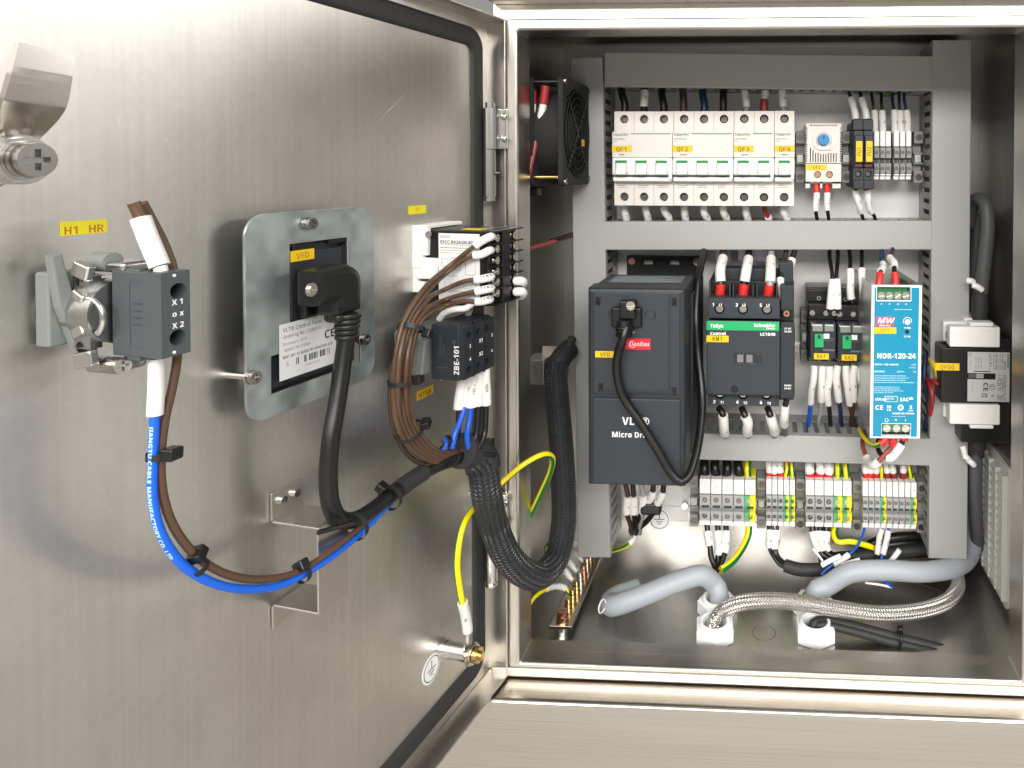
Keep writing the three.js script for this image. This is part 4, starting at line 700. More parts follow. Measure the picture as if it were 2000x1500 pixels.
// ================= fan on the left wall =================
{
  const o = thing('cooling_fan', 'black cooling fan with a mesh guard on the left inner wall', 'cooling fan');
  const zf = -0.032, zb = -0.116, xl = -0.194, xr = -0.1652, yt = at(1060, 148, zf).y, yb = at(1060, 364, zf).y, yc = (yt + yb) / 2, H = yt - yb, zc = (zf + zb) / 2;
  const flange = roundRect(zb, zf, yb, yt, 0.006); flange.holes.push(ring(zc, yc, 0.039));
  for (const x of [xl + 0.004, xr]) part(o, 'flange', slab(new THREE.Shape(flange.getPoints(8)).copy(flange), 0.004).rotateY(-PI / 2).translate(x, 0, 0), M.blackMatt);
  const tube = new THREE.CylinderGeometry(0.0405, 0.0405, xr - xl - 0.006, 40, 1, true).rotateZ(PI / 2).translate((xl + xr) / 2, yc, zc); part(o, 'duct_ring', tube, std({ color: lin(0.009), roughness: 0.8, side: THREE.DoubleSide }));
  for (const [y, m] of [[yt - 0.0045, M.black], [yb + 0.0075, M.brass]]) part(o, 'spacer', cyl(0.0016, xr - xl - 0.008, (xl + xr) / 2, y, zf - 0.003, 'x', 10), m);
  part(o, 'hub', cyl(0.018, 0.01, xr - 0.008, yc, zc, 'x', 28), M.blackMatt);
  for (let i = 0; i < 5; i++) part(o, 'blade', box(0.003, 0.022, 0.016, 0, 0.0265, 0).rotateY(0.6).rotateX(i * 2 * PI / 5).translate(xr - 0.013, yc, zc), M.blackMatt);
  for (const rr2 of [0.013, 0.019, 0.025, 0.031, 0.037]) part(o, 'guard_ring', new THREE.TorusGeometry(rr2, 0.00045, 6, 44).rotateY(PI / 2).translate(xr + 0.0012, yc, zc), M.blackMatt);
  for (const t of [0.78, 2.36]) part(o, 'guard_bar', box(0.0012, 0.084, 0.002).rotateX(t).translate(xr + 0.0006, yc, zc), M.black);
  for (const [y, z] of [[yt - 0.004, zf - 0.004], [yb + 0.004, zf - 0.004], [yb + 0.005, zb + 0.005], [yt - 0.004, zb + 0.005]]) part(o, 'corner_screw', crossHead(0.0026).rotateY(PI / 2).translate(xr + 0.0018, y, z), M.screw);
  const s = stickerOn(o, 'M1', 0.0085, 0.0058, xr + 0.0022, at(1127, 279, -0.085).y, -0.086, { size: 0.7, turnY: PI / 2, color: '#e8b81c' }); s.rotation.y = PI / 2;
  finish(o);
  mesh('clip_base', [box(0.02, 0.007, 0.01, -0.2, at(1050, 374, -0.05).y, -0.05, 0.001)], M.black, 'small black cable clip base under the fan', 'cable clip');
}
{
  const z = -0.038;
  mesh('fan_bracket', [span(LEFT + 0.001, -0.1945, at(1060, 364, -0.04).y, at(1060, 148, -0.04).y, -0.118, -0.116, 0.0004), span(LEFT + 0.001, -0.1945, at(1060, 364, -0.04).y, at(1060, 148, -0.04).y, -0.034, -0.032, 0.0004)], M.steel, 'steel mounting bracket between the cooling fan and the left wall', 'bracket');
  wire('black_wire', 'thin black wire with white tag running into the left side of the fan', 'wire', [[1041, 178, z], [1041, 225, z], [1040, 262, z], [1033, 300, z + 0.002], [1029, 352, z + 0.006], [1026, 420, z + 0.012]], 0.0011, M.black, { sleeves: [[0.1, 0.27, '01']], ferrules: [[0, 0.1, M.darkRed, 2.6]], fat: 1.9 });
  wire('red_wire', 'dull red wire with white tag and red connector at the fan', 'wire', [[1066, 168, z], [1061, 205, z], [1053, 240, z], [1046, 280, z + 0.002], [1036, 325, z + 0.006], [1028, 365, z + 0.01], [1026, 420, z + 0.014]], 0.0021, M.wireRed, { sleeves: [[0.13, 0.29, '02']], ferrules: [[0, 0.14, M.darkRed, 1.75]], fat: 1.35 });
  wire('red_wire', 'dark red wire crossing from the frame to the left wiring duct', 'wire', [[1008, 491, -0.03], [1040, 484, -0.055], [1080, 472, -0.09], [1118, 460, -0.12]], 0.002, M.wireRed, {});
  wire('black_wire', 'black wire above the dark red wire at the left wiring duct', 'wire', [[1075, 471, -0.09], [1100, 463, -0.1], [1118, 457, -0.118]], 0.0019, M.black, {});
  // bracket that holds the end of the braided sleeve
  const a = at(1030, 704, -0.075), b = at(1062, 752, -0.075), t = at(1052, 682, -0.09), u = at(1086, 704, -0.09);
  mesh('sleeve_bracket', [span(LEFT + 0.001, b.x, b.y, a.y, -0.077, -0.0755, 0.0005), span(LEFT + 0.001, b.x, a.y - 0.0016, a.y, -0.1, -0.077, 0.0005), span(t.x, u.x, u.y - 0.004, t.y, -0.1015, -0.1, 0.0004)], M.steel, 'small steel bracket on the left inner wall beside the braided sleeve', 'bracket');
}
// ================= earth bar =================
{
  const y = -0.39, o = thing('earth_bar', 'copper earth bar with a row of screws on the cabinet floor', 'earth bar');
  part(o, 'bar', span(-0.1825, -0.1628, y - 0.0032, y, -0.166, -0.046, 0.0005), M.barMetal = std({ color: lin(0.6, 0.53, 0.47), metalness: 1, roughness: 0.24 }));
  for (const z of [-0.052, -0.158]) part(o, 'post', cyl(0.0045, 0.0066, -0.1725, y - 0.0065, z, 'y', 20), M.chrome);
  const screw = (z, m, s) => { const q = part(o, 'screw', [cyl(0.0052 * s, 0.0012, -0.1725, y + 0.0006, z, 'y', 18), cyl(0.0046 * s, 0.0014, -0.1725, y + 0.0022, z, 'y', 18), cyl(0.0049 * s, 0.0016, -0.1725, y + 0.0042, z, 'y', 18), cyl(0.0044 * s, 0.0036, -0.1725, y + 0.0072, z, 'y', 6)], m); part(q, 'slot', span(-0.1725 - 0.003, -0.1725 + 0.003, y + 0.0088, y + 0.00915, z - 0.0005, z + 0.0005), M.screwDark); };
  screw(-0.053, M.copper, 1.1); [-0.07, -0.083, -0.096, -0.109, -0.121, -0.133, -0.145].forEach((z, i) => screw(z, i < 2 ? M.brass : i % 2 ? M.tinned : i === 4 ? M.copper : M.brass, 0.74));
  finish(o);
  const lug = (z, px, py, z2, label, m, sl) => wire(m === M.earthWire ? 'earth_wire' : 'white_lug', label, m === M.earthWire ? 'earth wire' : 'cable lug', m === M.earthWire ? [at(1030, 1187, -0.045), at(1042, 1168, -0.05), at(1060, 1154, -0.06), at(1082, 1146, -0.075), V(-0.18, y + 0.01, z), V(-0.1735, y + 0.003, z)] : [at(px, py, z2), V(-0.186, y + 0.014, z), V(-0.178, y + 0.005, z), V(-0.172, y + 0.0026, z)], 0.0019, m, { sleeves: sl, fat: 1.25, group: m === M.earthWire ? undefined : 'white sleeved lugs on the earth bar' });
  lug(-0.083, 0, 0, 0, 'green and yellow earth wire in a white sleeve on the earth bar', M.earthWire, [[0.42, 0.86, 'PE']]);
  lug(-0.103, 1088, 1118, -0.09, 'white sleeved lug on the earth bar, nearest the braided loop', M.sleeve, [[0.1, 0.7, 'PE']]);
  lug(-0.117, 1094, 1106, -0.1, 'white sleeved lug on the earth bar, middle one of three', M.sleeve, [[0.1, 0.7, 'PE']]);
  lug(-0.136, 1106, 1090, -0.112, 'white sleeved lug on the earth bar, just under the left duct', M.sleeve, [[0.1, 0.7, 'PE']]);
}
// round earth symbol stickers
function earthSign(name, label, r, place, frame) {
  const o = thing(name, label, 'sticker'); part(o, 'disc', cyl(r, 0.0003, place.x, place.y, place.z + 0.00015, 'z', 40), M.label);
  printOn(o, r * 2, r * 2, place.x, place.y, place.z + 0.00055, (c, A) => { const m = A / 2, u = A / 20; c.strokeStyle = '#222'; c.lineWidth = 0.55 * u; c.beginPath(); c.arc(m, m, 8.2 * u, 0, 7); c.stroke(); c.lineWidth = 0.6 * u; c.beginPath(); c.moveTo(m, m - 6 * u); c.lineTo(m, m); for (const [w, d] of [[4.6, 0], [3, 2.2], [1.5, 4.2]]) { c.moveTo(m - w * u, m + d * u); c.lineTo(m + w * u, m + d * u); } c.stroke(); });
  return finish(o, frame);
}
earthSign('earth_sticker', 'round white earth symbol sticker on the mounting plate under the drive', 0.0112, at(1288, 1014, PLATE + 0.0018));
earthSign('earth_sticker', 'round white earth symbol sticker low on the open door', 0.0095, onDoor(842, 1306, 0.0002), doorMatrix);

// ================= cable glands and thick cables =================
const GL = [['white cable gland nut holding the thick grey cable that bends left', 1401, 1197], ['white cable gland nut holding the silver braided cable', 1396, 1245], ['white cable gland nut behind the braided cable, holding the grey cable that runs right', 1588, 1197], ['white cable gland nut holding the pair of black cables', 1592, 1245]];
const glandSpots = [];
{
  const hex = new THREE.Shape(); for (let i = 0; i < 6; i++) { const t = i * PI / 3 + 0.12; hex[i ? 'lineTo' : 'moveTo'](Math.cos(t) * 0.0178, Math.sin(t) * 0.0178); } hex.holes.push(ring(0, 0, 0.0104));
  const collar = new THREE.Shape(); collar.absarc(0, 0, 0.0132, 0, 2 * PI); collar.holes.push(ring(0, 0, 0.0102));
  let first; const white = std({ color: lin(0.8, 0.81, 0.81), roughness: 0.42 });
  GL.forEach(([label, x, y], i) => {
    const p = onLevel(x, y, FLOOR); glandSpots.push(p);
    if (first) { copy(first, [p.x, FLOOR, p.z], label).rotation.y = i * 0.5; return; }
    first = thing('cable_gland', label, 'cable gland', 'white cable gland nuts on the cabinet floor');
    part(first, 'nut', slab(hex, 0.0125, 0.0002, 0.0012).rotateX(-PI / 2), white);
    part(first, 'collar', slab(collar, 0.0026, 0.0124, 0.0009).rotateX(-PI / 2), white);
    part(first, 'seal', cyl(0.0102, 0.004, 0, 0.002, 0, 'y', 28), M.rubber);
    first.position.set(p.x, FLOOR, p.z);
  });
}
{
  const up = (i, h, dx = 0, dz = 0) => glandSpots[i].clone().add(V(dx, h, dz));
  const c1 = wire('grey_cable', 'thick light grey cable bending left out of its gland', 'cable', [up(0, 0.002), up(0, 0.02, 0.001), at(1396, 1142, -0.088), at(1372, 1124, -0.083), at(1330, 1134, -0.077), at(1270, 1158, -0.07), at(1216, 1178, -0.066), at(1196, 1183, -0.069), at(1190, 1176, -0.081), at(1206, 1164, -0.093), at(1246, 1150, -0.105)], 0.0086, M.cableGrey, { body: 'sheath', radial: 22 });
  mesh('cable_ring', new THREE.TorusGeometry(0.0052, 0.0006, 8, 28).rotateY(1.2).translate(...at(1176, 1184, -0.06).toArray()), M.sleeve, 'small white ring at the left end of the thick grey cable', 'cable ring');
  wire('grey_cable', 'thick light grey cable running right from its gland and turning up behind the duct', 'cable', [up(2, 0.002), up(2, 0.02, 0.002), at(1612, 1146, -0.093), at(1660, 1119, -0.092), at(1730, 1114, -0.094), at(1800, 1117, -0.1), at(1862, 1108, -0.115), at(1892, 1088, -0.135), at(1902, 1050, -0.15), at(1902, 990, -0.158), at(1900, 920, -0.16)], 0.0086, M.cableGrey, { body: 'sheath', radial: 22, sleeves: [] });
  wire('grey_cable', 'dark grey cable hanging from the bottom of the isolator along the grille', 'cable', [at(1907, 836, -0.114), at(1906, 880, -0.116), at(1905, 950, -0.12), at(1907, 1020, -0.13), at(1909, 1060, -0.145), at(1908, 1085, -0.17)], 0.0062, M.cableDark, { body: 'sheath', radial: 18 });
  wire('black_boot', 'black heat shrink boot where the grey cable enters the isolator from below', 'heat shrink', [at(1907, 836, -0.114), at(1906.5, 862, -0.116), at(1906, 888, -0.118)], 0.0076, M.rubber, { body: 'tube', radial: 22 });
  wire('braided_cable', 'silver braided cable arching out of the front left gland to the right', 'cable', [up(1, 0.0), up(1, 0.012, -0.001), at(1412, 1193, -0.06), at(1450, 1177, -0.057), at(1505, 1173, -0.054), at(1570, 1178, -0.052), at(1640, 1190, -0.052), at(1720, 1199, -0.055), at(1800, 1192, -0.066), at(1852, 1172, -0.085), at(1872, 1142, -0.108), at(1862, 1117, -0.128), at(1820, 1106, -0.14), at(1740, 1102, -0.146), at(1668, 1104, -0.148), at(1630, 1112, -0.15)], 0.0062, M.steelBraid, { body: 'braid', radial: 24 });
  wire('black_cable', 'upper black cable of the pair running right from the front right gland', 'cable', [up(3, 0.0, -0.002), up(3, 0.012, -0.001), at(1606, 1213, -0.062), at(1640, 1217, -0.06), at(1760, 1248, -0.056), at(1860, 1272, -0.054), at(1938, 1287, -0.052), at(1985, 1300, -0.06)], 0.0041, M.rubber, { body: 'sheath', radial: 14, group: 'pair of black cables on the cabinet floor' });
  wire('black_cable', 'lower black cable of the pair running right from the front right gland', 'cable', [up(3, 0.0, 0.003, 0.002), up(3, 0.012, 0.003, 0.002), at(1618, 1222, -0.056), at(1660, 1232, -0.054), at(1760, 1259, -0.05), at(1860, 1281, -0.048), at(1930, 1292, -0.047), at(1985, 1305, -0.055)], 0.0032, M.rubber, { body: 'sheath', radial: 14, group: 'pair of black cables on the cabinet floor' });
  wire('black_cable', 'thin black cable lying at the back right of the cabinet floor', 'cable', [at(1700, 1130, -0.15), at(1790, 1142, -0.14), at(1870, 1170, -0.12), at(1930, 1215, -0.1), at(1975, 1245, -0.085)], 0.0024, M.rubber, { body: 'sheath' });
  wire('grey_cable', 'dark grey cable curving down into the top of the isolator', 'cable', [at(1893, 440, -0.15), at(1897, 405, -0.14), at(1910, 388, -0.128), at(1924, 398, -0.118), at(1929, 440, -0.112), at(1924, 500, -0.11), at(1917, 560, -0.11), at(1914, 634, -0.112)], 0.0064, M.cableDark, { body: 'sheath', radial: 18 });
  wire('black_boot', 'black heat shrink boot where the dark cable enters the isolator from above', 'heat shrink', [at(1915, 572, -0.11), at(1913.5, 604, -0.11), at(1912.5, 634, -0.11)], 0.0074, M.rubber, { body: 'tube', radial: 20 });
  wire('grey_cable', 'second dark grey cable behind the upper isolator cable', 'cable', [at(1884, 470, -0.16), at(1893, 430, -0.155), at(1902, 420, -0.15), at(1908, 450, -0.15), at(1902, 520, -0.15), at(1898, 612, -0.145)], 0.0056, M.cableDark, { body: 'sheath', radial: 14 });
  wire('red_wire', 'dark red wire above the isolator shrouds', 'wire', [at(1893, 560, -0.12), at(1884, 575, -0.118), at(1881, 596, -0.118), at(1882, 614, -0.118)], 0.0022, M.darkRed, {});
  // white tags at the isolator cables
  const tags = (list, label) => { const o = thing('cable_tag', label, 'cable tag', 'crumpled white cable tags'); list.forEach(([x0, y0, x1, y1, z], i) => { const a = at(x0, y0, z), b = at(x1, y1, z), c = curveOf([a, a.clone().lerp(b, 0.5).add(V(0, 0.0006, 0.0012)), b]); part(o, 'tag', hose(c, 0.0028, 6, 8), M.sleeve); }); finish(o); };
  tags([[1889, 548, 1901, 551, -0.1], [1899, 556, 1918, 566, -0.099]], 'white tags round the cable above the isolator');
  tags([[1880, 872, 1884, 888, -0.105], [1883, 890, 1892, 898, -0.104], [1890, 898, 1902, 908, -0.104]], 'white tags round the cable below the isolator');
  // tie round the black pair
  const t = at(1757, 1252, -0.05); mesh('cable_tie', [new THREE.TorusGeometry(0.0074, 0.001, 6, 26).rotateY(PI / 2).rotateZ(-0.25).translate(t.x, t.y, t.z - 0.003), box(0.0045, 0.005, 0.006, t.x + 0.001, t.y + 0.008, t.z - 0.002, 0.0008)], M.black, 'black cable tie round the pair of black cables', 'cable tie');
}
// ================= wires of the top row =================
const wz = -0.137;
const put = (label, m, r, pts, opt = {}) => wire(`${{ [M.black.uuid]: 'black', [M.navy.uuid]: 'navy', [M.brown.uuid]: 'brown', [M.brownDark.uuid]: 'brown', [M.blue.uuid]: 'blue', [M.wireRed.uuid]: 'red', [M.wireGrey.uuid]: 'grey', [M.earthWire.uuid]: 'earth', [M.darkRed.uuid]: 'red', [M.red.uuid]: 'red' }[m.uuid] || 'grey'}_wire`, label, 'wire', pts.map((p, i) => (Array.isArray(p) && i > 0 && i < pts.length - 1 ? [p[0] + rr(-2.2, 2.2), p[1] + rr(-2, 2), p[2] + rr(-0.001, 0.0015)] : p)), r, m, opt);
{
  const up = [[1219, M.black, ''], [1258, M.black, 'L2'], [1297, M.black, ''], [1335, M.brownDark, ''], [1374, M.navy, ''], [1412, M.black, ''], [1456, M.wireGrey, '1L'], [1493, M.darkRed, '1N'], [1530, M.wireGrey, '4L']];
  const names = ['first pole of QF1', 'second pole of QF1', 'third pole of QF1', 'first pole of QF2', 'second pole of QF2', 'third pole of QF2', 'first pole of QF3', 'second pole of QF3', 'single pole of QF4'];
  up.forEach(([x, m, t], i) => {
    put(`${m === M.navy ? 'dark blue' : m === M.brownDark ? 'dark brown' : m === M.darkRed ? 'red' : m === M.wireGrey ? 'grey sleeved' : 'black'} supply wire entering the top of the ${names[i]}`, m, i < 6 ? 0.0036 : 0.0026, [[x - 4 + (i % 3) * 3, 150, wz - 0.012], [x - 3 + (i % 2) * 4, 180, wz - 0.004], [x, 205, wz], [x, 226, wz]], { sleeves: t ? [[0.42, 0.8, t]] : [], fat: i < 6 ? 1.05 : 1.3, ferrules: i === 7 ? [[0.62, 0.95, M.darkRed]] : [] });
    put(`${i === 7 ? 'red' : 'grey sleeved'} wire leaving the bottom of the ${names[i]}`, i === 7 ? M.darkRed : M.wireGrey, 0.0022, [[x + 1, 396, wz], [x + 2, 412, wz + 0.001], [x + 4 + (i % 3) * 2, 428, wz - 0.003], [x + 6, 442, wz - 0.012]], { sleeves: [[i === 7 ? 0.5 : 0.12, 0.72, String(i + 11)]], fat: 1.5, ferrules: [] });
  });
  put('left black wire of the thermostat, in a white sleeve', M.black, 0.0018, [[1594, 360, -0.139], [1594, 380, -0.138], [1595, 402, -0.138], [1596, 421, -0.14], [1598, 436, -0.145]], { sleeves: [[0.2, 0.62, 'T1-1']], ferrules: [[0, 0.2, M.red, 1.7]], fat: 1.6 });
  put('right black wire of the thermostat, in a white sleeve', M.black, 0.0018, [[1615, 360, -0.139], [1615.5, 380, -0.138], [1616, 402, -0.138], [1618, 421, -0.14], [1620, 436, -0.145]], { sleeves: [[0.2, 0.62, 'T1-2']], ferrules: [[0, 0.2, M.red, 1.7]], fat: 1.6 });
  put('dark wire entering the top of fuse holder FU1', M.navy, 0.0018, [[1656, 172, -0.147], [1662, 190, -0.138], [1668, 220, -0.132], [1673, 246, -0.13]], { sleeves: [[0.35, 0.85, 'FU']], fat: 1.7 });
  put('dark wire entering the top of fuse holder FU2', M.black, 0.0018, [[1678, 172, -0.147], [1684, 190, -0.138], [1689, 220, -0.132], [1693, 246, -0.13]], { sleeves: [[0.35, 0.85, 'FU']], fat: 1.7 });
  put('black wire leaving the bottom of fuse holder FU1', M.black, 0.0018, [[1672, 362, -0.13], [1674, 380, -0.132], [1677, 405, -0.136], [1683, 424, -0.142], [1688, 436, -0.15]], { sleeves: [[0.1, 0.62, '101']], fat: 1.7 });
  put('black wire leaving the bottom of fuse holder FU2', M.black, 0.0018, [[1690, 362, -0.13], [1693, 380, -0.132], [1698, 405, -0.136], [1706, 424, -0.142], [1711, 436, -0.15]], { sleeves: [[0.1, 0.62, '102']], ferrules: [[0, 0.1, M.darkRed]], fat: 1.7 });
  [[1701, 1707, M.black, 'black'], [1722, 1724, M.black, 'black'], [1744, 1747, M.navy, 'dark blue'], [1757, 1759, M.navy, 'dark blue'], [1767, 1772, M.navy, 'dark blue']].forEach(([x0, x1, m, c], i) => put(`${c} wire with a grey sleeve above the small terminals, ${['first', 'second', 'third', 'fourth', 'fifth'][i]} from the fuse holders`, m, 0.0015, [[x0, 172, -0.15], [x0 + 1, 195, -0.142], [x1, 225, -0.138], [x1 + 1, 268, -0.142]], { sleeves: [[0.5, 0.92, String(21 + i)]], fat: 2.0 }));
  put('green and yellow wire behind the sleeves above the small terminals', M.earthWire, 0.0016, [[1708, 174, -0.155], [1722, 186, -0.152], [1740, 187, -0.152], [1756, 178, -0.156]], {});
}
// ================= wires of the middle row =================
{
  const z = -0.075;
  [[1412, 1408, 1404, 'L1', M.brownDark], [1463, 1459, 1450, 'L2', M.black], [1507, 1505, 1498, 'L3', M.wireGrey]].forEach(([x0, x1, x2, t, m]) => put(`thick ${m === M.brownDark ? 'brown' : m === M.black ? 'black' : 'grey'} wire with white sleeve and red ferrule at contactor terminal ${t}`, m, 0.0032, [[x0, 482, -0.13], [x0, 505, -0.11], [x1, 530, z - 0.01], [(x1 + x2) / 2, 558, z - 0.004], [x2, 590, z - 0.006]], { sleeves: [[0.3, 0.76, t]], ferrules: [[0.79, 0.94, M.red, 1.45]], fat: 1.35 }));
  put('dark wire going down to the right side terminal of the contactor', M.black, 0.0022, [[1536, 482, -0.13], [1534, 510, -0.1], [1526, 545, -0.085], [1528, 575, -0.078], [1536, 600, -0.074], [1538, 612, -0.074]], { sleeves: [[0.62, 0.94, 'HT12']], fat: 1.45 });
  put('black wire with white sleeve slanting down right of contactor terminal L3', M.black, 0.0026, [[1554, 482, -0.12], [1545, 508, -0.11], [1535, 535, -0.1], [1530, 560, -0.1]], { sleeves: [[0.32, 0.85, 'HT11']], fat: 1.4 });
  [[1410, '2U', 'T1'], [1455, 'V2', 'T2'], [1505, '2V', 'T3']].forEach(([x, t, n]) => put(`white sleeved wire leaving contactor terminal ${n}`, M.black, 0.003, [[x - 6, 797, -0.078], [x, 808, -0.074], [x + 4, 825, -0.076], [x + 6, 838, -0.084], [x + 7, 852, -0.12]], { sleeves: [[0.12, 0.62, t]], fat: 1.4 }));
  put('dark wire with white HT10 sleeve below the right edge of the contactor', M.black, 0.0026, [[1538, 775, -0.066], [1533, 792, -0.066], [1530, 812, -0.07], [1532, 832, -0.09], [1534, 850, -0.12]], { sleeves: [[0.1, 0.5, 'HT10']], fat: 1.35 });
  [[1621, 1625, 1620, 'KA1', 'left', -0.105], [1636, 1636, 1636, 'KA1', 'right', -0.105], [1658, 1660, 1665, 'KA2', 'left', -0.112], [1683, 1684, 1686, 'KA2', 'right', -0.112]].forEach(([x0, x1, x2, k, s, z2]) => put(`black wire with white sleeve entering the top of relay ${k}, ${s} one`, M.black, 0.0019, [[x0, 482, -0.14], [x0 + 1, 500, -0.13], [x1, 540, -0.11], [(x1 + x2) / 2, 575, z2], [x2, k === 'KA1' ? 612 : 592, z2 + 0.001]], { sleeves: [[k === 'KA1' ? 0.58 : 0.5, 0.94, '12']], fat: 1.75 }));
  [[1590, 1586, 1577, M.blue, 'blue'], [1606, 1603, 1600, M.wireGrey, 'grey'], [1620, 1617, 1622, M.black, 'black'], [1636, 1635, 1645, M.navy, 'dark blue'], [1652, 1656, 1668, M.brownDark, 'brown'], [1669, 1669, 1663, M.brownDark, 'brown'], [1684, 1684, 1681, M.wireGrey, 'grey']].forEach(([x0, x1, x2, m, c], i) => put(`${c} wire with grey sleeve below the relays, ${['first', 'second', 'third', 'fourth', 'fifth', 'sixth', 'seventh'][i]} from the left`, m, 0.0021, [[x0, 715, -0.116], [x0 - 1, 735, -0.114], [x1, 765, -0.118], [(x1 + x2) / 2 + 1, 800, -0.13], [x2, 826, -0.142], [x2 + 3, 840, -0.152]], { sleeves: [[0.0, i % 2 ? 0.42 : 0.48, String(31 + i)]], fat: 1.5, ferrules: i < 2 ? [[0.03, 0.1, M.white, 1.5]] : [] }));
  // power supply
  put('dark blue wire with white sleeve and red ferrule on top of the power supply, left', M.navy, 0.0021, [[1723, 482, -0.12], [1724, 505, -0.105], [1726, 520, -0.088], [1719, 534, -0.076], [1716, 545, -0.07], [1716, 562, -0.068]], { sleeves: [[0.42, 0.74, '24']], ferrules: [[0.8, 0.99, M.red, 1.5]], fat: 1.45 });
  put('black wire with white sleeve and red ferrule on top of the power supply, right', M.black, 0.0021, [[1745, 482, -0.12], [1740, 505, -0.1], [1747, 515, -0.085], [1748, 530, -0.074], [1748, 545, -0.07], [1748, 562, -0.068]], { sleeves: [[0.36, 0.7, '25']], ferrules: [[0.8, 0.99, M.red, 1.5]], fat: 1.45 });
  const y2 = -0.07;
  put('green and yellow wire curving from the duct to the bottom of the power supply', M.earthWire, 0.0021, [[1678, 838, -0.125], [1686, 856, -0.1], [1702, 868, -0.082], [1718, 868, y2], [1727, 858, y2], [1729, 848, y2]], { ferrules: [[0.86, 1, M.red, 1.6]] });
  put('dull red wire looping below the power supply to its middle terminal', M.wireRed, 0.002, [[1688, 842, -0.125], [1687, 872, -0.1], [1695, 900, -0.085], [1710, 906, y2], [1728, 890, y2], [1740, 875, y2], [1744, 862, y2], [1744, 848, y2]], { sleeves: [[0.42, 0.7, 'N']], ferrules: [[0.9, 1, M.red, 1.7]], fat: 1.75 });
  put('black wire with white sleeve slanting to the right bottom terminal of the power supply', M.black, 0.0022, [[1718, 848, -0.1], [1716, 870, -0.09], [1722, 888, -0.075], [1738, 893, y2], [1752, 880, y2], [1764, 864, y2], [1767, 848, y2]], { sleeves: [[0.55, 0.86, 'L']], ferrules: [[0.92, 1, M.red, 1.7]], fat: 1.6 });
  // behind the power supply, right
  put('dark red wire between the power supply and the isolator', M.darkRed, 0.0022, [[1808, 735, -0.13], [1818, 750, -0.108], [1822, 775, -0.1], [1816, 810, -0.11]], {});
  put('dark red wire stub beside the isolator', M.darkRed, 0.002, [[1812, 755, -0.12], [1822, 745, -0.105], [1834, 752, -0.1]], {});
  put('yellow sleeved wire behind the isolator label', M.yellow, 0.0028, [[1818, 700, -0.12], [1826, 722, -0.11], [1836, 750, -0.108]], {});
  put('navy wire curving down beside the right duct', M.navy, 0.0022, [[1808, 690, -0.13], [1806, 740, -0.12], [1812, 800, -0.125], [1806, 840, -0.13]], {});
  put('black cable tucked behind the isolator shrouds', M.black, 0.004, [[1806, 640, -0.14], [1822, 655, -0.125], [1840, 680, -0.115], [1850, 700, -0.13]], {});
  // drive cable
  const d = 0.0065;
  wire('drive_cable', 'black cable looping down from the plug on the drive and up its right side', 'cable', [at(1223, 640, d - 0.003), at(1217, 662, d), at(1207, 690, 0.002), at(1205, 730, -0.002), at(1218, 776, -0.003), at(1250, 824, -0.003), at(1284, 878, -0.0025), at(1312, 925, -0.002), at(1330, 941, -0.002), at(1345, 930, -0.006), at(1358, 895, -0.016), at(1369, 830, -0.035), at(1371, 770, -0.05), at(1363, 690, -0.06), at(1359, 620, -0.065), at(1363, 550, -0.08), at(1373, 500, -0.108), at(1378, 478, -0.13)], 0.0034, M.black, { body: 'sheath', radial: 16 });
  // wires under the drive
  [[1224, 1232, M.brownDark, 'brown', 1230], [1239, 1240, M.black, 'black', 1238], [1254, 1250, M.wireGrey, 'grey', 1246]].forEach(([x0, x1, m, c, x2]) => put(`${c} wire with white sleeve hanging under the drive`, m, 0.0024, [[x0 - 4, 940, -0.12], [x0, 965, -0.12], [x0 + 1, 1000, -0.125], [x1, 1025, -0.135], [x2 + 4, 1042, -0.145]], { sleeves: [[0.2, 0.46, 'U']], fat: 1.55 }));
  [[1276, M.black], [1296, M.black]].forEach(([x, m], i) => put(`black wire with white sleeve under the drive, bending left, ${i ? 'outer' : 'inner'} one`, m, 0.0026, [[x, 945, -0.12], [x - 2, 965, -0.12], [x - 12, 985, -0.125], [x - 26, 1010, -0.13], [x - 44 + i * -8, 1036, -0.142]], { sleeves: [[0.1, 0.34, 'W']], fat: 1.4 }));
  mesh('black_connector', [box(0.02, 0.012, 0.012, ...at(1272, 990, -0.125).toArray(), 0.003)], M.black, 'small black connector among the wires under the drive', 'connector');
  put('green and yellow wire bent away to the left under the drive', M.earthWire, 0.002, [[1246, 1034, -0.146], [1240, 1050, -0.148], [1228, 1064, -0.146], [1210, 1073, -0.146], [1188, 1078, -0.15]], { sleeves: [[0.02, 0.4, 'PE']], fat: 1.3 });
}
